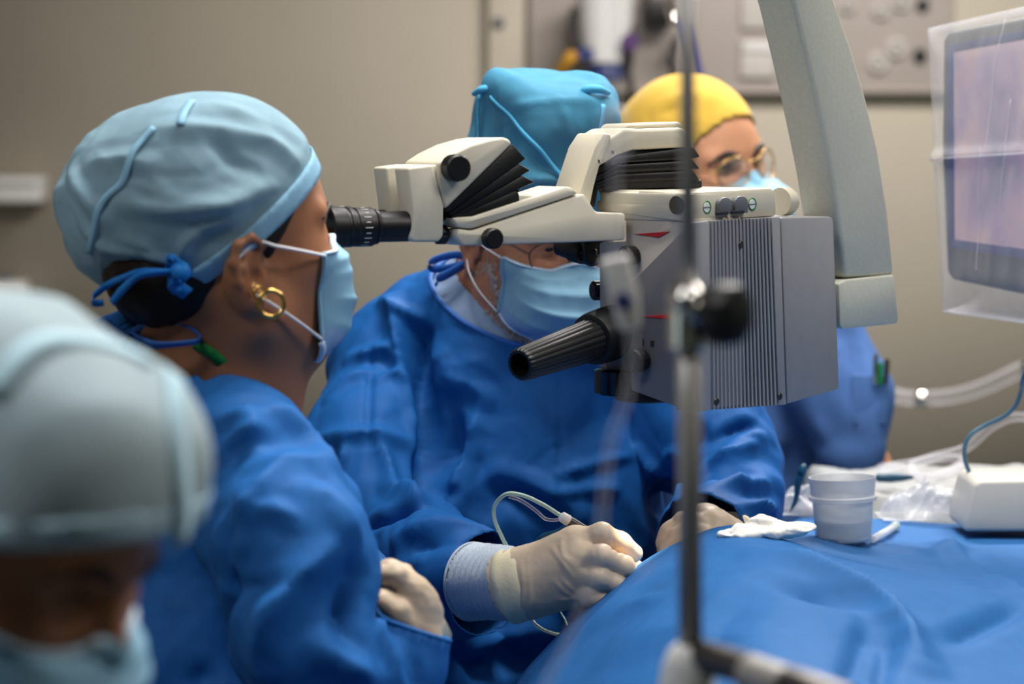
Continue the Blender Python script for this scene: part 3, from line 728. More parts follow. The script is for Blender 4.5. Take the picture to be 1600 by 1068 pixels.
# ------------------------------------------------------------------ people: shared shapes
class Head:
    """head frame: f forward, l to the person's left, u up; origin midway between the ear canals"""
    def __init__(s, O, yaw, pitch=0, roll=0, sc=1.0, nose=1.0):
        cy, sy, c_, s_p = math.cos(yaw), math.sin(yaw), math.cos(pitch), math.sin(pitch)
        F = A(cy * c_, sy * c_, s_p); L = A(-sy, cy, 0); U = np.cross(F, L)
        L2 = L * math.cos(roll) + U * math.sin(roll); U2 = U * math.cos(roll) - L * math.sin(roll)
        s.O, s.F, s.L, s.U, s.sc = O, F, L2, U2, sc
        s.M = np.stack([F, L2, U2], 1)
        s.nose = nose
        s.neck = None
    def loc(s, P): return (P - s.O) @ s.M / s.sc
    def wor(s, q): return s.O + (np.atleast_2d(q) * s.sc) @ s.M.T
    def w1(s, f, l, u): return s.wor(A(f, l, u))[0]
    def skin_local(s, q):
        q = q.copy()
        d = ell(q, A(-.008, 0, .066), (.097, .074, .088))
        d = smin(d, ell(q, A(.040, 0, .03), (.058, .066, .075)), .03)
        d = smin(d, ell(q, A(.042, 0, -.022), (.050, .054, .062)), .03)
        aq = q.copy(); aq[:, 1] = np.abs(q[:, 1])
        d = smin(d, chain(aq, [A(.002, .056, -.012), A(.012, .054, -.042), A(.070, .018, -.074)], [.012, .013, .013], .02), .03)
        d = smin(d, ell(q, A(.082, 0, -.070), (.015, .019, .015)), .022)
        d = smin(d, cone(aq, A(.084, .008, .052), A(.074, .046, .050), .0085, .008), .014)
        d = smin(d, ell(aq, A(.060, .044, .008), (.022, .018, .018)), .022)
        # eye sockets, then the lids over the eyeballs
        d = smax(d, -ell(aq, A(.098, .031, .034), (.020, .017, .013)), .014)
        d = smin(d, ell(aq, A(.0735, .031, .0345), (.0142, .0155, .0128)), .004)
        d = smax(d, -ell(aq, A(.094, .031, .0335), (.012, .0125, .0042)), .003)
        n = s.nose
        d = smin(d, cone(q, A(.086, 0, .040), A(.108 * n + .0, 0, .006), .007, .0095), .010)
        d = smin(d, ell(aq, A(.098, .0115, .001), (.011, .007, .008)), .006)
        d = smin(d, cone(aq, A(.088, 0, -.025), A(.078, .022, -.027), .0075, .004), .006)
        d = smin(d, cone(aq, A(.086, 0, -.037), A(.077, .019, -.034), .0075, .004), .006)
        return d
    def ear_local(s, q):
        aq = q.copy(); aq[:, 1] = np.abs(q[:, 1])
        # helix rim, antihelix, lobe, tragus around a hollow
        rim = [A(-.002, .077, .010), A(.006, .081, .028), A(-.006, .085, .036), A(-.020, .087, .030), A(-.025, .086, .014), A(-.020, .083, -.004), A(-.012, .080, -.018)]
        d = chain(aq, rim, [.0028, .0036, .004, .0042, .004, .0036, .004], .004)
        d = smin(d, chain(aq, [A(-.010, .081, .022), A(-.016, .083, .008), A(-.010, .080, -.010)], [.0032, .004, .0036], .004), .003)
        d = smin(d, ell(aq, A(-.006, .078, -.022), (.0085, .005, .0105)), .006)
        d = smin(d, ell(aq, A(.003, .076, -.002), (.0042, .004, .0065)), .005)
        plate = ell(aq, A(-.010, .077, .008), (.018, .0042, .028))
        d = smin(d, plate, .004)
        d = smax(d, -ell(aq, A(-.004, .082, -.002), (.0075, .006, .0085)), .003)
        return d
    def sdf(s, ears=True):
        def f(P):
            q = s.loc(P)
            d = s.skin_local(q)
            if ears: d = smin(d, s.ear_local(q), .004)
            d = d * s.sc
            if s.neck is not None:
                for (a, b, ra, rb, k) in s.neck: d = smin(d, cone(P, a, b, ra, rb), k)
            return d
        return f
def body_mesh(name, f, lo, hi, h, m, parent, noise=0.0):
    V, F = surfnet(f, lo, hi, h)
    if noise: V = V + normals(f, V) * (noise * gnoise(V * 60, 3))[:, None]
    return mk(name, V, F, m, parent)
def bounds(pts, pad):
    pts = np.array(pts); return pts.min(0) - pad, pts.max(0) + pad
def head_box(H, pad=.02, down=.12):
    c = H.wor(np.array([(f, l, u) for f in (-.12, .135) for l in (-.095, .095) for u in (-down, .17)]))
    return c.min(0) - pad, c.max(0) + pad
def eyes(H, parent, look=(1, 0, 0)):
    lk = nrm(A(*look))
    for sd in (-1, 1):
        c = A(.0725, .031 * sd, .0335)
        e = mk('eyeball', *lathe([(-.0118, .002), (-.009, .0078), (-.004, .0112), (0, .0121), (.004, .0114), (.008, .0088), (.0105, .0058), (.0118, .002)], H.wor(c)[0], H.M @ lk, 24), M['eye'], parent)
        mk('iris', *lathe([(0, .0062), (.0009, .0058), (.0016, .003)], H.wor(c + lk * .0102)[0], H.M @ lk, 22), M['iris'], e)
def onskin(H, pts, out=.0008):
    q = np.array([A(*p) for p in pts])
    for _ in range(4):
        g, dv = grad(H.skin_local, q, .001)
        q = q - g * ((dv - out) / np.maximum((g * g).sum(1), .05))[:, None]
    return list(H.wor(q))
def brows(H, parent, m, w=1.0):
    for sd in (-1, 1):
        P = onskin(H, [(.0925, .011 * sd, .0500), (.0925, .020 * sd, .0535), (.0900, .030 * sd, .0560), (.083, .040 * sd, .0545), (.072, .050 * sd, .0480)])
        mk('eyebrow', *tube(P, [.0022 * w, .0036 * w, .0028 * w, .001 * w], 8, 6), m, parent)
def face_mask(H, parent, m, mb, top=.024, bot=-.094, fmax=.126, edge_f=.045, edge_l=.066, pleats=3, open_=0.0, seed=0, white=True, bulge=0.0, edge_top=.006, edge_bot=-.062):
    """pleated mask: rows from the nose wire to under the chin, columns from cheek to cheek"""
    nu, nv = 64, 90
    V = []
    for i in range(nu):
        t = i / (nu - 1)
        u0 = top + (bot - top) * t
        prof = np.interp(t, [0, .12, .28, .5, .72, .88, 1], [.103, .115, fmax, fmax + .004 + bulge, fmax - .004, fmax - .02, fmax - .044])
        ue = edge_top + (edge_bot - edge_top) * t
        pl = 0.0
        for k in range(pleats):
            c = (k + 1) / (pleats + 1); dt = (t - c) * 16
            pl += .0035 * (1 / (1 + math.exp(np.clip(-dt * 3.2, -50, 50)))) * math.exp(-max(dt, 0) * .9) * 1.7
        for j in range(nv):
            w = (j / (nv - 1)) * 2 - 1
            aw = abs(w)
            l = edge_l * (1.04 * math.sin(aw * math.pi / 2 * .98)) * (1 if w >= 0 else -1)
            if t < .14: nb = 1 - t / .14
            else: nb = 0
            f = edge_f + (prof - edge_f) * (1 - aw ** 2.3) ** (.72)
            f -= nb * .010 * np.interp(aw, [0, .2, .55, 1], [-.2, .1, .5, 0])
            u = u0 + (ue - u0) * aw ** 1.7
            u += nb * (-.010) * np.interp(aw, [0, .35, 1], [-.2, .9, 0])
            f += pl * (1 - aw ** 4)
            f += .0016 * gnoise(A(w * 5, t * 5, seed + .3)[None], seed)[0] * (1 - aw ** 6)
            V.append((f, l, u))
    Vl = np.array(V)
    for _ in range(4):      # the mask lies on the skin, never in it
        g, dv = grad(H.skin_local, Vl, .001)
        mv = np.clip(.0028 - dv, 0, .006)
        Vl = Vl + g / (np.linalg.norm(g, axis=1)[:, None] + 1e-9) * mv[:, None]
    Vw = H.wor(Vl)
    F = grid_faces(nu, nv)
    ft = [q for q in F if q[0] // nv < nu * .68]; fb = [q for q in F if q[0] // nv >= nu * .68]
    o = mk('face_mask', Vw, F, [m, mb], parent); solid(o, .0012, 0)
    tc = (np.arange(nu - 1) / (nu - 1))
    mi = np.repeat((tc > .78).astype(int), nv - 1)
    o.data.polygons.foreach_set('material_index', mi.tolist())
    G = Vw.reshape(nu, nv, 3)
    if white:
        mk('mask_binding', *ribbon(G[0, ::6], H.F, .006, .0022, 3), M['mask_white'], o)
        mk('mask_binding', *ribbon(G[-1, ::6], H.F, .006, .0022, 3), M['mask_white'], o)
        for jj in (0, nv - 1):
            mk('mask_binding', *ribbon(G[::6, jj] + H.F * .001, H.L, .007, .0024, 3), M['mask'], o)
    return o, G
def ear_loops(H, mask, G, parent, side, r=.0015):
    j = 0 if side < 0 else G.shape[1] - 1
    e1, e2 = H.w1(.000, .083 * side, .030), H.w1(-.008, .082 * side, -.014)
    mk('ear_loop', *tube([G[1, j] + H.L * side * .003, G[1, j] * .6 + e1 * .4 + H.L * side * .013, G[1, j] * .25 + e1 * .75 + H.L * side * .010, e1, H.w1(-.022, .084 * side, .016)], r, 8), M['elastic'], mask)
    mk('ear_loop', *tube([G[-3, j] + H.L * side * .003, G[-3, j] * .6 + e2 * .4 + H.L * side * .010, G[-3, j] * .25 + e2 * .75 + H.L * side * .008, e2, H.w1(-.02, .082 * side, .000)], r, 8), M['elastic'], mask)

# crumpled gown cloth: crisp non-woven sheet, ridges and flat facets
def crumple(V, N, amp, freq, seed, stretch=None, small=.4):
    Q = V * (stretch if stretch is not None else 1.0)
    wp = np.stack([gnoise(Q * freq * .7 + 11.3, seed + 1), gnoise(Q * freq * .7 + 3.7, seed + 2), gnoise(Q * freq * .7 - 7.1, seed + 3)], 1)
    Qw = Q + wp * .16 / freq
    md = np.clip(.55 + .9 * gnoise(V * 5, seed + 9), .15, 1)
    f2 = facets(Qw * freq * 1.55 + 9.3, seed + 4)
    h = .62 * facets(Qw * freq, seed) + .95 * (.38 - np.abs(f2)) + small * md * (.55 * facets(Qw * freq * 2.6 + 5.1, seed + 7) + .5 * (.35 - np.abs(facets(Qw * freq * 3.7, seed + 8))))
    return V + N * (h * amp)[:, None]
def hand_sdf(wrist, mcp, fingers, thumb, rp=.0135, fr=(.0105, .0098, .009, .0082), wr=.024, kf=.0025):
    """wrist point, four knuckles, per finger the joints after the knuckle, thumb joints from its root"""
    def f(P):
        d = None
        for i, kn in enumerate(mcp):
            wv = wrist + (mcp[i] - np.mean(mcp, 0)) * .42
            c = cone(P, wv, kn, wr * .62, rp)
            d = c if d is None else smin(d, c, .024)
        ds = None
        for kn, fg in zip(mcp, fingers):
            c = chain(P, [kn] + fg, [fr[0] + .001] + list(fr[:len(fg)]), .006)
            ds = c if ds is None else smin(ds, c, kf)
        d = smin(d, ds, .008)
        if thumb is not None:
            d = smin(d, chain(P, thumb, [.016, .0118, .0105, .0085][:len(thumb)], .008), .005)
        return d
    return f

# ------------------------------------------------------------------ the assistant at the side eyepieces
ear = W(402, 430, 2.20)
yaw = R(27)
HW = Head(ear - A(math.sin(yaw), -math.cos(yaw), 0) * .078, yaw, R(4), 0, 1.0, .95)
nb_ = W(330, 590, 2.30)   # where the neck meets the shoulders
HW.neck = [(HW.w1(-.030, 0, .0), nb_ + A(-.01, .0, .0), .052, .058, .04), (HW.w1(.012, 0, -.035), nb_ + A(.03, -.01, -.02), .050, .057, .05),
           (nb_, nb_ + A(-.02, .01, -.12), .055, .06, .04)]
wom = thing('person', 'person in profile in pale blue tied cap and gold hoops looking into the side eyepieces', 'person', tuple(A(nb_[0], nb_[1], .30)))
lo, hi = head_box(HW); lo = np.minimum(lo, nb_ - .12); hi = np.maximum(hi, nb_ + .08); lo[2] = nb_[2] - .10
body_mesh('body', HW.sdf(), lo, hi, .0032, M['skin_w'], wom)
eyes(HW, wom); brows(HW, wom, M['brow'])
# hair under the cap, drawn back into a low knot
bun = W(262, 466, 2.30)
def hairf(P):
    q = HW.loc(P)
    d = ell(q, A(-.012, 0, .066), (.101, .0785, .093))
    d = smin(d, ell(q, A(-.045, 0, .010), (.060, .062, .060)), .02)
    d = np.minimum(d, HW.skin_local(q) - .0035)
    # keep off the face, the ears and the skin of the neck
    d = smax(d, (q[:, 0] - .056 + (.075 - q[:, 2]) * .64), .006)
    aq = np.abs(q[:, 1])
    d = smax(d, -ell(np.stack([q[:, 0], aq, q[:, 2]], 1), A(-.004, .088, -.018), (.027, .032, .052)), .006)
    d = smax(d, -q[:, 2] - .040 + q[:, 0] * .9, .008)
    d = smin(d, ell(P, bun, (.050, .040, .026), None), .03)
    d = smin(d, cone(P, HW.w1(-.075, 0, .01), bun + A(.01, 0, .0), .040, .026), .03)
    return d
V, F = surfnet(hairf, *[HW.O + s_ * A(.26, .22, .22) for s_ in (-1, 1)], .0035)
V = V + normals(hairf, V) * (.0016 * ridged(V * A(60, 60, 16), 4))[:, None]
mk('hair', V, F, M['hair'], wom)
for k in range(5):
    p = bun + A(-.035 + .004 * k, -.02, -.02 - .003 * k)
    mk('hair_strand', *tube([p, p + A(-.02, -.004, -.010 - .003 * k), p + A(-.034 - .003 * k, -.004, -.006 - .008 * k)], [.0006, .0004, .0002], 5), M['hair'], wom)
# cap: a full bag gathered at the back, rim band on a slanted plane
cA, cB = W(470, 300, 2.25), W(282, 428, 2.27)
bu = nrm(np.cross(cA - cB, HW.L)); bu = bu if bu[2] > 0 else -bu
def capf(P):
    q = HW.loc(P)
    d = ell(q, A(-.012, 0, .068), (.108, .086, .099))
    Rm = np.stack([nrm(W(440, 245, 2.30) - W(110, 335, 2.30)), HW.L, A(0, 0, 0)], 1)
    Rm[:, 2] = np.cross(Rm[:, 0], Rm[:, 1])
    d = smin(d, ell(P, W(290, 294, 2.315), (.104, .086, .068), Rm), .04)
    d = smin(d, ell(P, W(262, 356, 2.315), (.070, .086, .050)), .03)
    d = smin(d, ell(q, A(-.014, 0, .062), (.104, .0825, .092)), .012)
    d = smin(d, ell(P, W(212, 316, 2.315), (.056, .068, .054), Rm), .05)
    return d
def capcut(P):
    d = capf(P)
    pl = -((P - cB) @ bu)
    back = (P - W(265, 430, 2.26)) @ A(1, 0, 0)
    return np.where(back > -.004, np.maximum(d, pl), d)
lo, hi = bounds([W(60, 120, 2.15), W(520, 460, 2.15), W(60, 120, 2.46), W(520, 460, 2.46)], .02)
V, F = surfnet(capf, lo, hi, .0035)
x0 = W(282, 428, 2.27)[0]
keep = ((V - cB) @ bu > 0) | ((V[:, 0] < x0 + .0) & (V[:, 2] > W(0, 426, 2.27)[2] - .0))
V, F = cull(V, F, keep)
N = normals(capf, V)
g0 = W(285, 420, 2.24)
def capdisp(V, N):
    h = np.zeros(len(V))
    for px_, w, amp, sh in (([(245, 208), (330, 205), (420, 222), (470, 262)], .020, .006, .8), ([(140, 258), (200, 250), (240, 262)], .016, .004, .8),
                            ([(190, 318), (270, 330), (350, 318), (392, 290)], .016, .005, .8), ([(300, 330), (360, 322), (420, 290)], .012, .003, .7),
                            ([(110, 262), (128, 300), (170, 345)], .014, .004, .7), ([(330, 215), (360, 250), (395, 270)], .014, -.004, .5),
                            ([(262, 415), (230, 385), (190, 372)], .012, .003, .8), ([(275, 412), (290, 380), (320, 355), (380, 335)], .012, .0035, .8),
                            ([(265, 408), (215, 395), (160, 385)], .010, .003, .8), ([(240, 160), (330, 165), (405, 195)], .018, .004, .6), ([(120, 330), (135, 360), (165, 385)], .010, .003, .8)):
        P = [hit(x, y, capf) for x, y in px_]
        P = [p for p in P if p is not None]
        if len(P) > 1: h += fold(V, P, w, amp, sh)
    return h
rimf = np.clip(((V - cB) @ bu - .016) / .014, 0, 1); rimf[V[:, 0] < x0 - .01] = 1
Vd = V + N * (rimf * (1.7 * capdisp(V, N) + .0040 * (.4 - np.abs(facets(V * A(14, 10, 20), 21))) * 2 + .0022 * facets(V * 34, 5)))[:, None]
cdm = (V, ((Vd - V) * N).sum(1))
o = mk('cap', Vd, F, M['cap'], wom); solid(o, .0008, 0)
# seams of the cap
def on_cap(px_): return [p for p in (hit(x, y, capf) for x, y in px_) if p is not None]
def seam(px_, f, w, m, parent, up=.003, name='cap_seam', k=6, th=.0012, dmap=None):
    P = [p for p in (hit(x, y, f) for x, y in px_) if p is not None]
    P = smooth_path(P, k)
    for _ in range(3):
        g, dv = grad(f, P); P = P - g * (dv / np.maximum((g * g).sum(1), .05))[:, None]
    Nn = normals(f, P)
    if dmap is not None:
        dd = np.array([dmap[1][np.argsort(np.linalg.norm(dmap[0] - p, axis=1))[:14]].max() for p in P])
        dd = np.convolve(np.pad(dd, 2, mode='edge'), np.ones(5) / 5, 'valid'); up = dd + .0016
        P = P + Nn * up[:, None]
    else: P = P + Nn * up
    T = np.gradient(P, axis=0)
    Dw = np.cross(T, Nn)
    return mk(name, *ribbon(P, Dw, w, th, 1), m, parent)
seam([(246, 208), (220, 235), (196, 285), (168, 315), (154, 355), (146, 392)], capf, .0065, M['cap_band'], o, dmap=cdm)
seam([(300, 160), (290, 180), (284, 206)], capf, .0075, M['cap_band'], o, dmap=cdm)
# rim band
def bandf(P): return capf(P) - .0022
V, F = surfnet(bandf, lo, hi, .0035)
hgt = (V - cB) @ bu
V, F = cull(V, F, (hgt > -.0015) & (hgt < .0185) & (V[:, 0] > x0 - .004))
V = snap(V, F, lambda P: (P - cB) @ bu + .0008, .0048); V = snap(V, F, lambda P: (P - cB) @ bu - .0178, .0048)
o = mk('cap_band', V, F, M['cap_band'], wom); solid(o, .0012, 0)
# tie at the nape
def tief(P): return np.minimum(np.minimum(capf(P), hairf(P)), HW.skin_local(HW.loc(P)))
def tp(x, y, out=.006, fb=2.215):
    p = hit(x, y, tief)
    if p is None: p = W(x, y, fb)
    return p - nrm(ray(x, y)) * out
k0 = tp(283, 424, .008)
kn = mk('cap_tie_knot', *lathe([(-.009, .003), (-.006, .008), (0, .0095), (.006, .008), (.009, .003)], k0, (1, .2, .5), 14), M['tie'], wom)
for P, w in (([k0, tp(255, 424, .010), tp(222, 424, .012), tp(192, 434), tp(170, 444), tp(150, 460), tp(147, 472), tp(162, 473)], [.006, .006, .006, .006, .006, .008, .009, .007]),
             ([k0, tp(245, 426, .013), tp(215, 432, .014), tp(192, 452), tp(175, 473)], [.006, .006, .006, .0075, .007]),
             ([k0, tp(264, 413), tp(270, 404), k0 + A(.004, -.004, .002)], [.007, .010, .010, .007])):
    mk('cap_tie', *ribbon(P, A(.3, -.6, .8), w, .0014), M['tie'], kn)
mk('cap_tie', *ribbon([k0, tp(271, 436, .008), tp(282, 451, .007), tp(293, 459, .006)], A(.8, -.2, .75), [.008, .011, .0135, .0135], .0014), M['tie'], kn)
mk('cap_tie', *ribbon([k0, tp(277, 436, .012), tp(270, 446, .010), tp(278, 456, .009)], A(.8, -.2, .75), [.008, .010, .010, .009], .0014), M['tie'], kn)
# mask
mo, G = face_mask(HW, wom, M['mask'], M['mask_b'], seed=2, edge_f=.066, edge_l=.056, fmax=.114, bot=-.096, edge_top=.012, edge_bot=-.070)
ear_loops(HW, mo, G, wom, -1, .0015)
# earrings
e0 = HW.w1(-.004, -.082, -.031)
def hoop(c, r, t, ax, name):
    ax, s, q = frame_of(ax)
    th = np.linspace(0, 2 * math.pi, 25)[:-1]
    mk(name, *tube([c + r * (math.cos(x) * s + math.sin(x) * q) for x in th], t, 10, 2, closed=True), M['gold'], wom)
hoop(W(424, 474, 2.185), .0118, .0022, A(.35, -1, .1), 'hoop_earring')
hoop(W(406, 458, 2.19), .0065, .0010, A(.9, -1, .2), 'small_earring')
hoop(W(400, 450, 2.19), .0045, .0008, A(.9, -.6, .2), 'small_earring')

# --- gown
shR = W(372, 690, 2.19)       # near shoulder
shL = W(300, 640, 2.52)
elR = W(478, 960, 2.10)
wrR = W(640, 985, 2.16)
chest = W(330, 760, 2.36)
hipc = A(chest[0] - .03, chest[1] + .0, .46)
top_ = W(300, 575, 2.33)
def gownw(P):
    d = cone(P, W(275, 640, 2.36), A(hipc[0] + .02, hipc[1], .72), .105, .19)
    d = smin(d, cone(P, A(hipc[0] + .02, hipc[1], .72), A(hipc[0] + .04, hipc[1], .35), .19, .22), .05)
    d = smin(d, cone(P, W(250, 590, 2.33), W(310, 640, 2.31), .052, .055), .05)
    d = smin(d, cone(P, W(320, 640, 2.26), shR + A(0, .01, -.01), .045, .058), .05)
    d = smin(d, cone(P, W(240, 610, 2.40), shL + A(0, 0, -.03), .06, .08), .06)
    d = smin(d, chain(P, [shR + A(0, .01, -.01), W(452, 850, 2.13), W(478, 1000, 2.11), W(550, 1120, 2.12)], [.058, .064, .062, .058], .04), .03)
    d = smin(d, chain(P, [W(550, 1125, 2.12), W(610, 1060, 2.14), W(650, 950, 2.15)], [.055, .042, .036], .03), .012)
    d = smin(d, chain(P, [shL + A(0, 0, -.03), W(470, 900, 2.5), W(560, 940, 2.35)], [.078, .07, .045], .04), .04)
    return d
lo, hi = A(-.60, 1.92, .36), A(-.02, 2.66, 1.13)
V, F = surfnet(gownw, lo, hi, .005)
# neck opening around the collar line, sleeve opening at the cuff
nkx = W(345, 572, 2.24)
cutn = nrm(A(.42, -.12, .9))
def in_neck(V): return (((V - W(330, 568, 2.28)) @ cutn) > 0) & (np.linalg.norm((V - W(318, 560, 2.30)) * A(1, 1, .6), axis=1) < .085)
sl_ax = nrm(W(650, 950, 2.15) - W(612, 1055, 2.14)); slp = W(641, 978, 2.15)
V, F = cull(V, F, ~in_neck(V) & ~((((V - slp) @ sl_ax) > 0) & (np.linalg.norm(V - slp, axis=1) < .062)) & (V[:, 2] > .37))
V = snap(V, F, lambda P: (P - W(330, 568, 2.28)) @ cutn, .007); V = snap(V, F, lambda P: (P - slp) @ sl_ax, .007)
N = normals(gownw, V, .004)
def folds_of(f, V, defs):
    h = np.zeros(len(V))
    for px_, w, amp, sh in defs:
        P = [p for p in (hit(x, y, f) for x, y in px_) if p is not None]
        if len(P) > 1:
            P = smooth_path(P, 4) if len(P) > 2 else np.array(P)
            m = np.linalg.norm(V - P.mean(0), axis=1) < w + np.linalg.norm(P - P.mean(0), axis=1).max()
            h[m] += fold(V[m], P, w, amp, sh)
    return h
h = folds_of(gownw, V, (
    ([(505, 688), (440, 735), (395, 790), (350, 850)], .030, .010, .8), ([(520, 840), (465, 900), (430, 960), (405, 1040)], .032, .014, .8),
    ([(545, 900), (540, 960), (545, 1010)], .024, -.014, .6), ([(400, 800), (360, 830), (340, 900)], .022, -.008, .6), ([(340, 700), (375, 680), (420, 672)], .018, .005, .8),
    ([(350, 920), (410, 918), (460, 905)], .016, -.005, .8), ([(388, 800), (430, 800), (470, 815)], .018, .005, .7), ([(430, 640), (480, 690), (520, 745)], .020, .006, .7),
    ([(360, 880), (345, 960), (320, 1060)], .020, -.010, .7), ([(500, 1010), (540, 1030), (580, 1066)], .022, .010, .8), ([(600, 985), (612, 1025), (620, 1066)], .016, .010, .9), ([(640, 985), (648, 1030), (650, 1066)], .014, -.008, .8),
    ([(470, 760), (520, 800), (560, 860)], .025, .006, .6), ([(210, 540), (240, 575), (255, 620)], .012, .004, .9), ([(230, 535), (275, 575), (300, 630)], .012, .004, .9), ([(360, 610), (390, 660), (400, 720)], .02, .004, .5)))
dm = np.where(np.linalg.norm(V - W(318, 560, 2.30), axis=1) < .16, np.clip(-((V - W(330, 568, 2.28)) @ cutn) / .03, .08, 1), 1) * np.clip((np.linalg.norm(V - slp, axis=1) - .045) / .03, .15, 1)
V = V + N * (2.1 * h * dm)[:, None]
V = crumple(V, N * dm[:, None], .017, 8.5, 31, A(1, 1, .75), .55)
gw = mk('surgical_gown', V, F, M['gown2'], wom); solid(gw, .0012, 0)
mk('sleeve_hem', *tube(rim_loop(V, F, lambda P: np.where(np.linalg.norm(P - slp, axis=1) < .07, (P - slp) @ sl_ax, 1), .012, 40), .0022, 8, 1, closed=True, raw=True), M['gown2'], gw)
# collar binding, knotted at the nape, lanyard under it
ck = W(205, 523, 2.28)
mk('collar_tie', *ribbon([ck, W(225, 512, 2.25), W(265, 508, 2.225), W(300, 516, 2.215), W(312, 530, 2.21), W(290, 536, 2.20), W(240, 538, 2.21), ck], A(.2, -.9, .5), [.008, .011, .012, .011, .008, .009, .010, .008], .0016), M['gown_tie'], gw)
mk('collar_tie', *ribbon([ck, W(182, 528, 2.27), W(160, 518, 2.265), W(154, 506, 2.265), W(166, 500, 2.262), W(180, 512, 2.265), W(196, 524, 2.27), ck], A(.4, -.8, .4), [.006, .009, .011, .010, .012, .011, .008, .006], .0016), M['gown_tie'], gw)
mk('collar_tie', *ribbon([ck, W(190, 535, 2.27), W(170, 548, 2.265), W(150, 556, 2.265)], A(.3, -.4, .9), [.007, .010, .011, .011], .0016), M['gown_tie'], gw)
mk('lanyard', *ribbon([W(262, 516, 2.25), W(285, 526, 2.228), W(312, 540, 2.215), W(338, 558, 2.215), W(356, 578, 2.225)], A(.5, -.4, .8), .011, .002), M['green'], wom)
# --- gloved hand resting, fingers curled
Yh = 2.17
wrist = W(650, 1000, Yh)
mcp = [W(640, 918, Yh - .012), W(656, 935, Yh - .002), W(662, 955, Yh + .012), W(660, 972, Yh + .026)]
fg = [[W(618, 897, Yh - .022), W(598, 898, Yh - .020), W(586, 906, Yh - .014)], [W(630, 897, Yh + .006), W(610, 888, Yh + .010), W(598, 890, Yh + .012)],
      [W(640, 912, Yh + .026), W(610, 898, Yh + .034), W(592, 905, Yh + .034)], [W(640, 935, Yh + .04), W(615, 925, Yh + .045), W(600, 930, Yh + .044)]]
th = [W(634, 974, Yh - .018), W(616, 953, Yh - .030), W(597, 940, Yh - .032), W(583, 934, Yh - .028)]
hf = hand_sdf(wrist, mcp, fg, th, rp=.0125, fr=(.0090, .0085, .0078, .0072), wr=.024, kf=.0012)
lo, hi = bounds([W(540, 860, Yh), W(690, 1030, Yh)], .03); lo[1], hi[1] = Yh - .075, Yh + .09
V, F = surfnet(hf, lo, hi, .0024)
V = crumple(V, normals(hf, V), .0012, 60, 3)
gl = mk('glove', V, F, M['glove'], wom)
cu = nrm(W(612, 930, Yh) - W(628, 985, Yh))
mk('glove_cuff', *lathe([(-.03, .036), (-.004, .0345), (.0, .0352), (.003, .0345), (.006, .033)], W(630, 968, Yh + .008) , nrm(A(-.35, -.25, .9)), 30), M['glove_roll'], gl)

# ------------------------------------------------------------------ the surgeon behind the microscope
yaw = R(-62)
earS = W(745, 390, 2.86)
HS = Head(earS + A(-math.sin(yaw), math.cos(yaw), 0) * .078, yaw, R(-20), R(0), 1.03, .95)
nbS = W(790, 470, 2.95)
HS.neck = [(HS.w1(-.035, 0, -.01), nbS, .054, .062, .03), (HS.w1(.0, 0, -.035), nbS + A(.015, -.03, -.03), .05, .06, .03), (nbS, nbS + A(0, 0, -.10), .062, .07, .05)]
sur = thing('person', 'person in bright blue cap, mask and blue gown operating behind the microscope', 'person', tuple(A(nbS[0], nbS[1], .30)))
lo, hi = head_box(HS); lo = np.minimum(lo, nbS - .12); hi = np.maximum(hi, nbS + .08); lo[2] = nbS[2] - .08
body_mesh('body', HS.sdf(), lo, hi, .0034, M['skin_s'], sur, .0004)
eyes(HS, sur); brows(HS, sur, M['hair_grey'])
# short grey beard along the jaw: many short hairs
bs = []
fS = HS.sdf(False)
for k in range(900):
    sd = -1 if k % 3 else 1
    t = RNG.random()
    q = A(.004 + .072 * t + RNG.normal() * .005, sd * (.060 - .036 * t), -.012 - .058 * min(1, t * 1.5) + RNG.normal() * .009)
    p = HS.wor(q)[0]
    for _ in range(3):
        g, dv = grad(fS, p[None], .001); p = p - (g[0] * dv[0] / max((g[0] ** 2).sum(), .05))
    n = nrm(g[0])
    tip = p + n * .0018 + (-HS.U * .005 + HS.F * .002) * (.6 + .8 * RNG.random())
    bs.append(tube([p - n * .0006, p + n * .001, tip], [.0005, .0004, .0002], 4, 2))
o = mk('beard', *join(*bs), M['beard'], sur); o['kind'] = 'stuff'
mo, G = face_mask(HS, sur, M['mask'], M['mask_b'], seed=5, edge_f=.056, edge_l=.062, fmax=.126, bot=-.079, bulge=.004, edge_top=.014, edge_bot=-.056)
ear_loops(HS, mo, G, sur, -1, .0012)
# spectacles just above the mask
gl = mk('spectacles', *join(tube([HS.w1(.100, -.012, .030), HS.w1(.101, -.018, .012), HS.w1(.099, -.034, .006), HS.w1(.092, -.050, .012), HS.w1(.086, -.056, .030), HS.w1(.092, -.045, .044), HS.w1(.098, -.025, .046)], .0008, 6, 6, closed=True),
                            tube([HS.w1(.100, .012, .030), HS.w1(.101, .018, .012), HS.w1(.099, .034, .006), HS.w1(.092, .050, .012), HS.w1(.086, .056, .030), HS.w1(.092, .045, .044), HS.w1(.098, .025, .046)], .0008, 6, 6, closed=True),
                            tube([HS.w1(.100, -.012, .034), HS.w1(.106, 0, .038), HS.w1(.100, .012, .034)], .0008, 6, 4), tube([HS.w1(.086, -.056, .03), HS.w1(.05, -.074, .034), HS.w1(.0, -.084, .034)], .0008, 6, 4)), M['steel_dark'], sur)
def hairS(P):
    q = HS.loc(P)
    return smax(ell(q, A(-.010, 0, .066), (.099, .0765, .090)), np.maximum(q[:, 0] - .05 + (.08 - q[:, 2]) * .4, -q[:, 2] - .02), .008)
V, F = surfnet(hairS, HS.O - .2, HS.O + .2, .005); mk('hair', V, F, M['hair_grey'], sur)
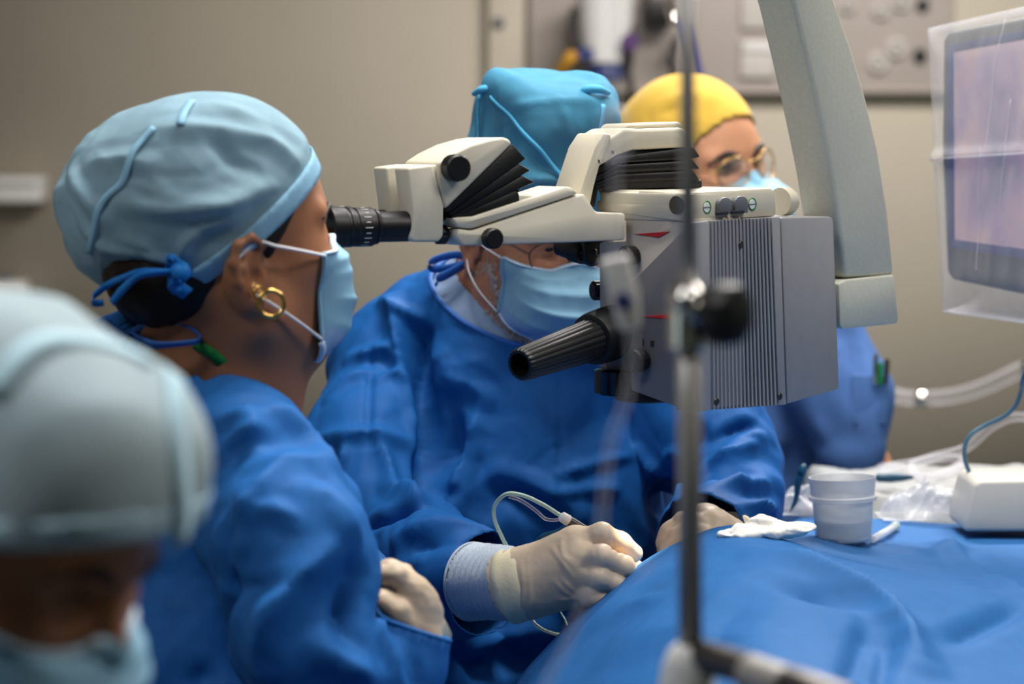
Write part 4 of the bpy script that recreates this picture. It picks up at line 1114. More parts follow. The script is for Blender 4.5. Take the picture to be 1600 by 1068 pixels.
# tall cap tied from two crossing flaps
cc = W(848, 226, 2.85)
cF = nrm(A(math.cos(yaw), math.sin(yaw), -.25)); cL = nrm(np.cross(A(0, 0, 1), cF)); cU = np.cross(cF, cL)
CM = np.stack([cF, cL, cU], 1)
def capS(P):
    q = (P - cc) @ CM
    wd = np.clip((q[:, 2] + .07) / .16, 0, 1)
    q2 = q.copy(); q2[:, 1] = q[:, 1] / (.96 + .05 * wd); q2[:, 0] = q[:, 0] / (1.0 - .12 * wd)
    d = ((np.abs(q2 / A(.092, .070, .080)) ** 4.2).sum(1) ** (1 / 4.2) - 1) * .075
    # pinched corners of the crown
    for sd in (-1, 1):
        d = smin(d, ell(q, A(.0, .058 * sd, .066), (.040, .013, .017)), .02)
    return smin(d, ell(q, A(-.0, 0, -.05), (.100, .080, .075)), .03)
lo, hi = bounds([W(715, 110, 2.70), W(980, 330, 2.70), W(715, 110, 3.0), W(980, 330, 3.0)], .02)
V, F = surfnet(capS, lo, hi, .0038)
V, F = cull(V, F, (V - W(846, 326, 2.85)) @ nrm(HS.U * .9 + A(0, 0, .6)) > 0)
N = normals(capS, V)
h = np.zeros(len(V))
def folds_px(f, V, defs):
    h = np.zeros(len(V))
    for px_, w, amp, sh in defs:
        P = [p for p in (hit(x, y, f) for x, y in px_) if p is not None]
        if len(P) > 1: h += fold(V, smooth_path(P, 4) if len(P) > 2 else np.array(P), w, amp, sh)
    return h
h = folds_px(capS, V, (([(868, 155), (888, 205), (893, 260)], .012, .004, .8), ([(893, 288), (850, 280), (800, 285), (762, 290)], .016, .005, .8),
                       ([(893, 290), (840, 300), (790, 312)], .012, -.004, .7), ([(893, 285), (905, 240), (908, 190)], .012, .003, .8), ([(760, 160), (756, 220), (750, 280)], .010, .003, .8),
                       ([(800, 168), (850, 160), (930, 158)], .010, .003, .7), ([(800, 200), (840, 250), (880, 285)], .018, -.004, .5)))
V0 = V; V = V + N * (h + .007 * (.4 - np.abs(facets(V * A(15, 15, 10), 33))) + .0016 * facets(V * 38, 9))[:, None]
cdm = (V0, ((V - V0) * N).sum(1))
co = mk('cap', V, F, M['cap_blue'], sur); solid(co, .0008, 0)
for px_, w in (([(768, 152), (800, 182), (842, 232), (870, 268), (893, 292)], .0055), ([(893, 292), (912, 268), (926, 240), (936, 205), (940, 165)], .0055), ([(893, 292), (889, 305), (890, 322)], .006), ([(752, 148), (750, 190), (747, 260)], .004)):
    seam(px_, capS, w, M['cap_edge'], co, name='cap_binding', dmap=cdm)
for x in (761, 925):
    p = hit(x, 152, capS)
    if p is None: continue
    mk('cap_corner', *tube([p + A(-.016, .01, .004), p + A(-.006, 0, .009), p + A(.008, .0, .009), p + A(.020, .012, .005)], [.003, .005, .005, .003], 8), M['cap_edge'], co)
# tie ribbons of cap and gown beside the neck
k0 = W(735, 405, 2.88)
kn = mk('neck_tie_knot', *lathe([(-.010, .004), (-.006, .010), (0, .012), (.006, .010), (.010, .004)], k0, (1, -.1, .3), 14), M['gown_tie'], sur)
for P, w in (([k0, W(715, 398, 2.88), W(690, 402, 2.88), W(674, 410, 2.88), W(675, 419, 2.88), W(695, 419, 2.875), W(722, 412, 2.875), k0], [.008, .010, .010, .011, .010, .010, .009, .008]),
             ([k0, W(722, 415, 2.872), W(700, 428, 2.868), W(684, 436, 2.866), W(682, 446, 2.864)], [.009, .012, .013, .013, .012]), ([W(738, 378, 2.885), W(738, 392, 2.88), k0], [.011, .011, .008])):
    mk('neck_tie', *ribbon(P, A(.2, -.5, .85), w, .0015), M['gown_tie'], kn)
# --- gown
def gownS(P):
    d = cone(P, W(790, 560, 2.95), W(800, 800, 2.93), .125, .145, A(1.12, .85, 1))
    d = smin(d, cone(P, W(800, 800, 2.93), A(W(800, 800, 2.93)[0], 2.95, .34), .145, .17, A(1.15, .95, 1)), .05)
    d = smin(d, cone(P, W(742, 494, 2.95), W(598, 573, 2.96), .052, .060), .06)
    d = smin(d, cone(P, W(800, 490, 2.97), W(1010, 570, 2.97), .05, .07), .06)
    d = smin(d, chain(P, [W(596, 572, 2.95), W(578, 690, 2.88), W(592, 800, 2.80)], [.060, .068, .066], .04), .03)
    d = smin(d, chain(P, [W(592, 815, 2.80), W(640, 880, 2.72), W(712, 902, 2.64), W(765, 915, 2.60)], [.060, .062, .058, .052], .03), .018)
    d = smin(d, cone(P, W(640, 900, 2.74), W(690, 1090, 2.80), .06, .075), .03)
    d = smin(d, chain(P, [W(1030, 570, 2.95), W(1110, 700, 2.88), W(1142, 790, 2.80)], [.062, .066, .058], .04), .03)
    d = smin(d, chain(P, [W(1142, 795, 2.80), W(1110, 835, 2.70), W(1085, 850, 2.64)], [.056, .050, .044], .03), .02)
    return d
lo, hi = A(-.30, 2.52, .36), A(.42, 3.18, 1.20)
V, F = surfnet(gownS, lo, hi, .0048)
# openings: neck, both cuffs
nk = W(775, 480, 2.93)
keep = ~((((V - W(728, 428, 2.92)) @ nrm(A(.30, -.55, .9)) > -.012) & (np.linalg.norm((V - W(790, 455, 2.95)) * A(1, 1, .9), axis=1) < .115)))
ax1 = nrm(W(765, 915, 2.60) - W(690, 900, 2.66))
keep &= ~((((V - W(748, 912, 2.60)) @ ax1) > 0) & (V[:, 1] < 2.72) & (V[:, 0] < .05))
ax2 = nrm(W(1085, 850, 2.64) - W(1142, 795, 2.80))
keep &= ~((((V - W(1096, 842, 2.67)) @ ax2) > 0) & (V[:, 1] < 2.74) & (V[:, 0] > .1))
V, F = cull(V, F, keep & (V[:, 2] > .37))
V = snap(V, F, lambda P: (P - W(728, 428, 2.92)) @ nrm(A(.30, -.55, .9)) + .012, .006); V = snap(V, F, lambda P: (P - W(748, 912, 2.60)) @ ax1, .006); V = snap(V, F, lambda P: (P - W(1096, 842, 2.67)) @ ax2, .006)
N = normals(gownS, V, .004)
h = folds_of(gownS, V, (
    ([(668, 480), (650, 530), (655, 600), (668, 700), (672, 780)], .026, -.020, .5), ([(620, 478), (625, 540), (640, 620), (655, 700)], .022, .012, .8), ([(606, 482), (645, 492), (662, 500)], .016, .008, .9),
    ([(580, 548), (577, 600), (576, 660), (578, 700)], .007, -.005, .9), ([(580, 548), (600, 545), (615, 560)], .014, .007, .9), ([(590, 595), (612, 588), (628, 600)], .012, .007, .9),
    ([(545, 560), (580, 552), (616, 540)], .015, .006, .9), ([(515, 620), (550, 590), (585, 580)], .016, .006, .8), ([(500, 690), (540, 680), (600, 682), (640, 690)], .020, .005, .9),
    ([(545, 690), (540, 720), (530, 745)], .014, .007, .9), ([(588, 680), (605, 730), (612, 765)], .018, .008, .9), ([(612, 762), (640, 790), (665, 810)], .022, .014, .9),
    ([(560, 830), (620, 815), (670, 808)], .018, -.014, .7), ([(660, 820), (720, 822), (765, 830), (790, 848)], .020, .010, .8), ([(640, 860), (690, 850), (740, 850)], .018, -.008, .7), ([(630, 850), (660, 830), (700, 824)], .016, .006, .8),
    ([(695, 590), (735, 600), (755, 622)], .022, .010, .7), ([(752, 622), (735, 680), (715, 740), (700, 800)], .026, .013, .8), ([(720, 640), (712, 700), (695, 760)], .030, -.016, .4), ([(690, 560), (720, 620), (740, 700)], .02, .005, .6),
    ([(875, 590), (872, 690), (868, 790)], .006, -.003, .9), ([(870, 745), (920, 728), (1000, 708)], .014, .006, .9), ([(1000, 708), (1025, 740), (1046, 775)], .016, .007, .9), ([(868, 770), (940, 765), (1040, 762)], .014, .006, .8),
    ([(760, 790), (800, 770), (860, 800)], .03, -.010, .4), ([(780, 740), (830, 760), (900, 800)], .024, .008, .7),
    ([(1030, 790), (1055, 740), (1080, 690)], .030, -.022, .5), ([(1100, 735), (1150, 710), (1185, 690)], .018, .010, .9), ([(1100, 770), (1150, 758), (1195, 755)], .018, .011, .9), ([(1105, 800), (1160, 790), (1205, 795)], .016, .010, .9), ([(1120, 690), (1160, 670), (1180, 672)], .014, -.007, .7),
    ([(1040, 830), (1055, 790), (1075, 760)], .016, .010, .9), ([(700, 960), (720, 900), (735, 850)], .018, -.012, .6), ([(700, 1060), (760, 1000), (850, 985)], .03, .012, .7), ([(690, 1000), (740, 1040), (860, 1030)], .03, -.014, .5), ([(620, 900), (640, 950), (660, 1010)], .02, .008, .8)))
dm = np.where(np.linalg.norm(V - W(790, 455, 2.95), axis=1) < .17, np.clip(-((V - W(728, 428, 2.92)) @ nrm(A(.30, -.55, .9)) + .012) / .03, .08, 1), 1)
for c_ in (W(748, 912, 2.60), W(1096, 842, 2.67)): dm = dm * np.clip((np.linalg.norm(V - c_, axis=1) - .05) / .03, .25, 1)
V = V + N * (1.85 * h * dm)[:, None]
V = crumple(V, N * dm[:, None], .017, 8.5, 51, A(1, 1, .75), .55)
gs = mk('surgical_gown', V, F, M['gown'], sur); solid(gs, .0012, 0)
nkf = lambda P: np.where(np.linalg.norm(P - W(790, 455, 2.95), axis=1) < .16, (P - W(728, 428, 2.92)) @ nrm(A(.30, -.55, .9)) + .012, 1)
mk('neck_binding', *tube(rim_loop(V, F, nkf, .012, 48), .0034, 8, 1, closed=True, raw=True), M['gown_tie'], gs)
# pale undershirt showing in the neck opening
def shirtf(P): return smin(gownS(P) + .004, smin(cone(P, HS.w1(-.035, 0, -.01), nbS, .056, .066), cone(P, nbS, nbS + A(0, 0, -.1), .066, .075), .03), .02)
V, F = surfnet(shirtf, nbS - .17, nbS + .12, .004)
nb1 = nrm(A(.30, -.55, .9)); e1 = (V - W(728, 428, 2.92)) @ nb1
V, F = cull(V, F, (e1 > -.020) & (e1 < .008) & (np.linalg.norm(V - nbS, axis=1) < .15))
V = snap(V, F, lambda P: (P - W(728, 428, 2.92)) @ nb1 - .007, .005)
V = V + normals(shirtf, V) * (.0012 * ridged(V * 30, 5))[:, None]
us = mk('undershirt', V, F, M['undershirt'], sur); solid(us, .0015, 0)
# --- right hand (left in the picture): knit cuff, glove, holding the handpiece like a pen
Y0 = 2.50
wrS = W(812, 912, Y0 + .01)
mcp = [W(898, 846, Y0 - .004), W(903, 871, Y0 - .020), W(905, 898, Y0 - .020), W(901, 924, Y0 - .006)]
fg = [[W(940, 834, Y0 - .018), W(970, 848, Y0 - .006), W(990, 864, Y0 + .008)], [W(940, 868, Y0 - .040), W(974, 884, Y0 - .030), W(992, 902, Y0 - .010)],
      [W(935, 900, Y0 - .042), W(962, 911, Y0 - .034), W(976, 924, Y0 - .016)], [W(926, 929, Y0 - .034), W(948, 936, Y0 - .034), W(962, 944, Y0 - .026)]]
th = [W(858, 892, Y0 + .036), W(905, 876, Y0 + .052), W(950, 878, Y0 + .046), W(985, 884, Y0 + .024)]
hf = hand_sdf(wrS, mcp, fg, th, rp=.0165, fr=(.0112, .0104, .0094, .0086), wr=.034, kf=.0018)
def hfull(P):
    return smin(hf(P), cone(P, W(778, 917, Y0 + .02), W(822, 910, Y0 + .012), .0335, .030), .02)
lo, hi = bounds([W(770, 800, Y0), W(1030, 970, Y0)], .02); lo[1], hi[1] = Y0 - .085, Y0 + .10
V, F = surfnet(hfull, lo, hi, .0021)
axh = nrm(W(850, 898, Y0) - W(790, 915, Y0 + .02))
V, F = cull(V, F, (V - W(790, 915, Y0 + .02)) @ axh > 0)
N = normals(hfull, V)
hh = folds_of(hfull, V, (([(878, 842), (880, 866), (896, 882)], .007, .0022, .8), ([(862, 855), (880, 880), (895, 900)], .006, .0018, .8), ([(815, 880), (818, 915), (815, 950)], .006, .0016, .8), ([(824, 872), (828, 920), (826, 955)], .005, .0014, .8),
                          ([(868, 908), (885, 925), (898, 935)], .006, .0022, .8), ([(878, 904), (892, 918), (902, 928)], .005, .002, .8), ([(870, 935), (885, 936), (900, 934)], .006, .0018, .8),
                          ([(958, 842), (960, 852), (955, 860)], .004, -.0014, .7), ([(968, 850), (968, 858), (964, 866)], .004, -.0014, .7), ([(975, 858), (978, 866), (972, 872)], .004, -.0012, .7), ([(935, 828), (938, 840), (932, 852)], .004, -.001, .7), ([(930, 855), (932, 868), (930, 880)], .004, -.001, .7)))
V = V + N * (hh + .0004 * ridged(V * A(30, 50, 50), 8) + .0002 * ridged(V * 110, 9))[:, None]
gv = mk('glove', V, F, M['glove'], sur)
mk('glove_cuff', *lathe([(-.018, .034), (-.015, .0392), (-.008, .0402), (-.003, .0388), (.003, .0392), (.009, .0376), (.014, .0368), (.017, .034)], W(812, 912, Y0 + .012), nrm(W(850, 896, Y0) - W(770, 918, Y0 + .02)), 36), M['glove_roll'], gv)
def knf(P): return cone(P, W(735, 908, Y0 + .06), W(812, 912, Y0 + .012), .041, .0368)
V, F = surfnet(knf, *bounds([W(735, 908, Y0 + .06), W(802, 914, Y0 + .015)], .055), .003)
axk = nrm(W(802, 914, Y0 + .015) - W(735, 908, Y0 + .06))
V, F = cull(V, F, ((V - W(738, 908, Y0 + .058)) @ axk > 0) & ((V - W(808, 913, Y0 + .013)) @ axk < 0))
Nn = normals(knf, V)
sx = (V - W(735, 908, Y0 + .06)) @ axk
V = V + Nn * (.0012 * np.sin(sx * 2 * math.pi / .0075 + 2 * gnoise(V * 30, 4)) + .002 * gnoise(V * 25, 6))[:, None]
kc = mk('knit_cuff', V, F, M['knit'], sur); solid(kc, .0015, 0)
s0 = W(738, 908, Y0 + .058); fr_ = frame_of(axk)
mk('cuff_hem', *tube([s0 + .0412 * (math.cos(t) * fr_[1] + math.sin(t) * fr_[2]) for t in np.linspace(0, 2 * math.pi, 25)[:-1]], .0016, 8, 2, closed=True), M['knit'], kc)
# --- left hand beyond the drape
Y1 = 2.60
wr2 = W(1135, 850, Y1 + .05)
mcp = [W(1098, 812, Y1 - .0), W(1110, 822, Y1 - .012), W(1118, 838, Y1 - .018), W(1120, 856, Y1 - .016)]
fg = [[W(1068, 818, Y1 - .01), W(1048, 832, Y1 - .012), W(1038, 848, Y1 - .012)], [W(1085, 822, Y1 - .03), W(1062, 838, Y1 - .035), W(1045, 856, Y1 - .03)],
      [W(1092, 836, Y1 - .04), W(1070, 850, Y1 - .045), W(1052, 866, Y1 - .04)], [W(1095, 855, Y1 - .04), W(1075, 866, Y1 - .045), W(1058, 878, Y1 - .04)]]
th = [W(1110, 850, Y1 + .03), W(1082, 842, Y1 + .03), W(1055, 846, Y1 + .018), W(1038, 860, Y1 + .004)]
hf2 = hand_sdf(wr2, mcp, fg, th, rp=.0155, fr=(.0115, .0105, .0095, .0088), wr=.030, kf=.0018)
lo, hi = bounds([W(1010, 780, Y1), W(1160, 900, Y1)], .02); lo[1], hi[1] = Y1 - .08, Y1 + .10
V, F = surfnet(hf2, lo, hi, .0024)
V = V + normals(hf2, V) * (.0011 * ridged(V * 55, 8))[:, None]
gv2 = mk('glove', V, F, M['glove'], sur)
mk('glove_cuff', *lathe([(-.02, .034), (-.008, .0352), (.0, .0362), (.006, .034)], wr2 + A(.004, .008, 0), nrm(W(1110, 830, Y1) - wr2), 30), M['glove_roll'], gv2)

# ------------------------------------------------------------------ the person in the yellow cap, beyond the microscope
yaw = R(-47)
HY = Head(W(1090, 291, 3.6), yaw, R(-2), R(10), 1.05)
nbY = W(1085, 405, 3.58)
HY.neck = [(HY.w1(-.03, 0, -.01), nbY, .05, .056, .03), (HY.w1(.005, 0, -.035), nbY + A(.02, -.03, -.02), .046, .055, .03)]
yel = thing('person', 'person with gold spectacles wearing a yellow cap and blue scrubs behind the microscope', 'person', tuple(A(nbY[0], nbY[1], .0)))
lo, hi = head_box(HY); lo = np.minimum(lo, nbY - .1)
body_mesh('body', HY.sdf(), lo, hi, .004, M['skin_y'], yel)
eyes(HY, yel, (1, .35, -.05)); brows(HY, yel, M['brow'], 1.5)
for sd in (-1, 1):
    mk('eyelash', *tube(onskin(HY, [(.0845, .018 * sd, .0355), (.0885, .031 * sd, .0392), (.082, .045 * sd, .036)]), [.0018, .0028, .0016], 6, 5), M['brow'], yel)
    mk('lower_lid', *tube(onskin(HY, [(.0845, .020 * sd, .031), (.0868, .031 * sd, .0285), (.081, .044 * sd, .031)]), [.0010, .0016, .0010], 6, 5), M['brow'], yel)
def capY(P):
    q = HY.loc(P)
    d = ell(q, A(-.012, 0, .064), (.107, .082, .093))
    d = smin(d, ell(q, A(-.075, 0, .035), (.060, .060, .060)), .05)
    return d
lo, hi = head_box(HY, .05); 
V, F = surfnet(capY, lo, hi, .0045)
q = HY.loc(V)
rim = .100 - 1.15 * np.clip(.085 - q[:, 0], 0, 1)
V, F = cull(V, F, q[:, 2] > rim)
N = normals(capY, V)
h = folds_px(capY, V, (([(1035, 175), (1060, 158), (1100, 148)], .03, .008, .7), ([(1020, 185), (1050, 172), (1075, 170)], .02, -.007, .6)))
V = V + N * (h + .002 * ridged(V * 10, 14))[:, None]
solid(mk('cap', V, F, M['cap_yellow'], yel), .003, 0)
mo, G = face_mask(HY, yel, M['mask'], M['mask'], seed=8, edge_f=.050, edge_l=.062, fmax=.148, bot=-.094, edge_top=.010, edge_bot=-.06, white=False)
ear_loops(HY, mo, G, yel, -1, .0014)
def rimloop(sd): return [HY.w1(.108, .010 * sd, .036), HY.w1(.109, .016 * sd, .016), HY.w1(.106, .034 * sd, .010), HY.w1(.098, .053 * sd, .016), HY.w1(.094, .058 * sd, .034), HY.w1(.099, .046 * sd, .048), HY.w1(.106, .024 * sd, .050)]
sg = mk('spectacles', *join(*[tube(rimloop(sd), .0017, 8, 6, closed=True) for sd in (-1, 1)], tube([HY.w1(.108, -.010, .040), HY.w1(.113, 0, .043), HY.w1(.108, .010, .040)], .0013, 8, 4),
                            *[tube([HY.w1(.095, .058 * sd, .036), HY.w1(.05, .076 * sd, .038), HY.w1(.0, .082 * sd, .036)], .0013, 8, 4) for sd in (-1, 1)]), M['frame_gold'], yel)
for sd in (-1, 1):
    C = smooth_path(rimloop(sd), 6, True)
    mk('spectacle_lens', *prism(C, HY.F * .0012), M['lens'], sg)
def scr(P):
    d = cone(P, W(1130, 470, 3.66), A(W(1200, 700, 3.62)[0], 3.66, .10), .12, .16, A(1.1, .8, 1))
    d = smin(d, cone(P, W(1090, 425, 3.62), W(1250, 470, 3.62), .055, .075), .06)
    d = smin(d, cone(P, W(1070, 425, 3.64), W(960, 470, 3.70), .055, .075), .06)
    d = smin(d, chain(P, [W(1250, 480, 3.60), W(1316, 620, 3.55), W(1330, 700, 3.52)], [.075, .068, .05], .04), .03)
    d = smin(d, chain(P, [W(960, 480, 3.70), W(945, 640, 3.68), W(1000, 720, 3.55)], [.075, .065, .05], .04), .03)
    return d
V, F = surfnet(scr, A(-.02, 3.3, .0), A(.70, 3.95, 1.22), .009)
V, F = cull(V, F, ~((V - nbY)[:, 2] > -.015) & (V[:, 2] > .02))
N = normals(scr, V, .006)
V = V + N * folds_of(scr, V, (([(1300, 560), (1330, 640), (1370, 700)], .04, .012, .6), ([(1210, 660), (1240, 720), (1250, 800)], .04, -.012, .6), ([(1330, 530), (1345, 600), (1335, 680)], .03, -.010, .6), ([(1270, 640), (1300, 700), (1310, 780)], .04, .012, .7), ([(1180, 640), (1220, 690), (1290, 720)], .03, .008, .8)))[:, None]
V = crumple(V, N, .008, 7, 61, A(1, 1, .6))
so = mk('scrub_top', V, F, M['scrub'], yel); solid(so, .0015, 0)
pk = [hit(x, y, scr) for x, y in ((1330, 584), (1384, 586), (1384, 660), (1332, 660))]
if all(p is not None for p in pk):
    pk = [p + A(0, -.012, 0) for p in pk]
    mk('breast_pocket', *prism(pk, A(0, .006, 0), .001), M['scrub'], so)
for (x, y0, y1, m) in ((1366, 552, 600, 'chrome'), (1374, 566, 602, 'pen_green'), (1384, 560, 600, 'steel_dark')):
    p = hit(min(x, 1378), 590, scr)
    if p is None: p = W(x, 590, 3.5)
    b0 = W(x, y1, p[1] - .014); b1 = W(x + 2, y0, p[1] - .016)
    mk('pen', *lathe([(0, .002), (.002, .004), (.9 * np.linalg.norm(b1 - b0), .004), (np.linalg.norm(b1 - b0), .0028)], b0, b1 - b0, 14), M[m], yel, angle=40)
arm_y = W(1366, 720, 3.50)
def fa(P): return smin(chain(P, [W(1338, 680, 3.56), W(1362, 730, 3.54), W(1350, 850, 3.52)], [.034, .026, .020], .02), ell(P, W(1350, 880, 3.52), (.02, .03, .015)), .02)
V, F = surfnet(fa, arm_y - .2, arm_y + .16, .005); mk('forearm', V, F, M['skin_y'], yel)

# ------------------------------------------------------------------ the blurred person close to the lens
yaw = R(-24)
HF = Head(W(-34, 876, 1.38), yaw, R(-28), R(0), .93)
nbF = HF.w1(-.07, 0, -.13)
HF.neck = [(HF.w1(-.03, 0, -.01), nbF, .052, .06, .03), (HF.w1(.0, 0, -.035), nbF + A(.03, 0, -.02), .048, .06, .03)]
fore = thing('person', 'blurred person nearest the lens with pale cap, mask and bowed head', 'person', tuple(A(nbF[0], nbF[1], .0)))
lo, hi = head_box(HF); lo = np.minimum(lo, nbF - .09)
body_mesh('body', HF.sdf(), lo, hi, .0045, M['skin_f'], fore)
eyes(HF, fore, (1, 0, -.5)); brows(HF, fore, M['brow'])
for sd in (-1, 1):
    mk('eyelash', *tube(onskin(HF, [(.0845, .018 * sd, .0335), (.0885, .031 * sd, .034), (.082, .045 * sd, .0325)]), [.0015, .002, .001], 6, 5), M['brow'], fore)
def hairF(P):
    q = HF.loc(P)
    d = ell(q, A(-.010, 0, .066), (.099, .0775, .091))
    d = smax(d, q[:, 0] - .040 + (.075 - q[:, 2]) * .3, .01)
    return smax(d, -q[:, 2] - .02, .01)
V, F = surfnet(hairF, lo, hi, .005); mk('hair', V, F, M['hair'], fore)
fc = HF.w1(.004, 0, .10)
def capFf(P):
    q = HF.loc(P)
    t = np.clip((q[:, 2] - .04) / .14, 0, 1)
    q2 = q - A(-.002, 0, .065); q2[:, 0] /= 1.02 - .05 * t; 
    return ((np.abs(q2 / A(.108, .088, .096)) ** 3.0).sum(1) ** (1 / 3.0) - 1) * .088
V, F = surfnet(capFf, lo - .04, hi + .05, .005)
q = HF.loc(V)
V, F = cull(V, F, q[:, 2] > .030 + .53 * q[:, 0])
N = normals(capFf, V)
V = V + N * (.004 * ridged(V * A(12, 12, 9), 44))[:, None]
co = mk('cap', V, F, M['cap_pale'], fore); solid(co, .001, 0)
seam([(262, 590), (268, 660), (272, 740), (272, 845)], capFf, .016, M['cap_pale_band'], co, .005)
seam([(-10, 620), (60, 545), (150, 545), (230, 575), (300, 600)], capFf, .014, M['cap_pale_band'], co, .005)
def bandF(P): return capFf(P) - .003
V, F = surfnet(bandF, lo - .04, hi + .05, .005)
q = HF.loc(V); rr = q[:, 2] - (.030 + .53 * q[:, 0])
V, F = cull(V, F, (rr > -.002) & (rr < .022)); solid(mk('cap_band', V, F, M['cap_pale_band'], co), .0012, 0)
mo, G = face_mask(HF, fore, M['mask'], M['mask'], top=.010, seed=12, edge_f=.040, edge_l=.066, fmax=.126, bot=-.094, edge_top=.004, edge_bot=-.06)
ear_loops(HF, mo, G, fore, -1, .0022)
def gf(P):
    s0 = nbF + A(-.02, 0, -.10)
    d = cone(P, s0, A(s0[0], s0[1], .1), .13, .17, A(.9, 1.3, 1))
    d = smin(d, cone(P, nbF + A(0, 0, -.03), s0, .065, .09), .05)
    for sd in (-1, 1):
        sh_ = s0 + A(.02, .17 * sd, .0)
        d = smin(d, chain(P, [sh_, sh_ + A(.03, .03 * sd, -.30), sh_ + A(.24, .0, -.36)], [.07, .06, .045], .04), .05)
    return d
V, F = surfnet(gf, nbF + A(-.3, -.34, -.9), nbF + A(.36, .34, .06), .012)
V, F = cull(V, F, (V[:, 2] < nbF[2] - .0))
V = crumple(V, normals(gf, V, .006), .008, 7, 71)
solid(mk('surgical_gown', V, F, M['gown2'], fore), .0015, 0)

# ------------------------------------------------------------------ the draped patient and table
xs = np.linspace(-.12, 1.05, 235); ys = np.linspace(1.72, 3.09, 255)
X, Y = np.meshgrid(xs, ys, indexing='ij')
px_ = [815, 870, 930, 985, 1040, 1100, 1160, 1230, 1300, 1370]; py_ = [1068, 1012, 951, 903, 867, 840, 828, 836, 858, 876]
pr = np.array([W(a, b, 2.45) for a, b in zip(px_, py_)])
xp = np.concatenate([[-.40, -.16, -.03], pr[:, 0], [.50, 1.2]]); zp = np.concatenate([[.30, .42, .66], pr[:, 2], [.84, .83]])
prof = np.interp(X, xp, zp)
prof = (prof + np.interp(X - .012, xp, zp) + np.interp(X + .012, xp, zp)) / 3
plat = np.interp(X, [-.4, -.1, .12, .22, .34, 1.2], [.28, .40, .70, .78, .822, .826])
def sst(a, b, x):
    t = np.clip((x - a) / (b - a), 0, 1); return t * t * (3 - 2 * t)
back = sst(2.47, 2.72, Y) * np.interp(X, [0, .2, .32], [1, 1, 1])
wl = sst(.24, .33, X)
back = back * (1 - wl) + np.clip((Y - 2.42) / .55, 0, 1) * wl
Z = prof * (1 - back) + plat * back
yend = np.interp(X, [-.2, .12, .26, .36], [2.62, 2.62, 2.74, 3.0])
Z -= np.clip((Y - yend) / .05, 0, 1) * .42
near = sst(2.40, 2.05, Y) * .055; Z = Z - near * np.interp(X, [-.1, .1, .3], [.3, .7, 1])
xedge = np.interp(Y, [1.7, 2.1, 2.45, 2.6, 2.9], [-.08, -.03, .0, .06, .16])
Z -= sst(3.05, 3.09, Y) * .40
Z -= sst(1.84, 1.74, Y) * .40
Z = np.maximum(Z, .30)
P = np.stack([X, Y, Z], -1).reshape(-1, 3)
ZC = Z
def zat(px, py):
    """first point of the drape met along the pixel's ray"""
    d = ray(px, py)
    for t in np.linspace(2.0, 3.05, 700):
        p = CAM + d * t
        i = np.clip((p[0] - xs[0]) / (xs[1] - xs[0]), 0, len(xs) - 2); j = np.clip((p[1] - ys[0]) / (ys[1] - ys[0]), 0, len(ys) - 2)
        if p[2] < ZC[int(round(i)), int(round(j))]: return p
    return None
gx, gy = np.gradient(Z, xs, ys)
ND = np.stack([-gx, -gy, np.ones_like(Z)], -1).reshape(-1, 3); ND /= np.linalg.norm(ND, axis=1)[:, None]
h = np.zeros(len(P))
for pp, w, amp, sh in (([(1190, 862), (1270, 890), (1350, 930), (1400, 975), (1440, 1040)], .034, .013, .8), ([(1200, 905), (1270, 925), (1345, 945)], .030, -.010, .6), ([(1330, 1068), (1345, 1020), (1362, 975)], .022, -.008, .7), ([(1375, 1068), (1388, 1010), (1390, 985)], .020, -.008, .7),
                       ([(1470, 850), (1540, 885), (1600, 930)], .034, .010, .7), ([(1500, 860), (1560, 895), (1620, 925)], .03, -.010, .5), ([(1480, 1000), (1540, 970), (1600, 945)], .026, -.008, .8), ([(1360, 850), (1430, 862), (1500, 858)], .026, .005, .6),
                       ([(870, 1040), (950, 960), (1020, 900)], .03, .005, .6), ([(960, 960), (1040, 930), (1110, 925)], .03, .004, .8), ([(980, 1000), (1100, 985), (1180, 1000)], .05, .005, .5), ([(1270, 872), (1295, 884), (1310, 885)], .012, -.004, .8),
                       ([(1010, 925), (1060, 930), (1100, 928)], .02, -.003, .7), ([(1160, 935), (1120, 990), (1110, 1040)], .04, -.005, .6)):
    Q = [q for q in (zat(x, y) for x, y in pp) if q is not None]
    if len(Q) > 1: h += fold(P, smooth_path(Q, 4), w, amp, sh)
P = P + ND * (1.6 * h + .009 * facets(P * A(7, 6, 3), 81) + .002 * facets(P * 17, 82) + .003 * gnoise(P * 7, 83))[:, None]
ZC = P.reshape(len(xs), len(ys), 3)[:, :, 2]
Vd_, Fd_ = cull(P, grid_faces(len(xs), len(ys)), P[:, 2] > .335)
dr = mk('surgical_drape', Vd_, Fd_, M['drape'], base=(.45, 2.4, .30)); solid(dr, .0015, -1)
tag(dr, 'wide blue surgical drape covering the patient on the operating table', 'drape')
def dz(x, y):
    i = int(np.clip(round((x - xs[0]) / (xs[1] - xs[0])), 0, len(xs) - 1)); j = int(np.clip(round((y - ys[0]) / (ys[1] - ys[0])), 0, len(ys) - 1))
    return P.reshape(len(xs), len(ys), 3)[i, j, 2]
# operating table under it
ot = thing('operating_table', 'operating table standing under the blue drape', 'table', (.5, 2.4, 0))
mk('tabletop', *box((.20, 1.95, .70), (1.04, 2.86, .76), .02), M['black'], ot)
mk('column', *box((.45, 2.2, .08), (.75, 2.55, .70), .02), M['steel'], ot); mk('base', *box((.3, 2.05, 0), (.95, 2.7, .08), .02), M['steel_dark'], ot)

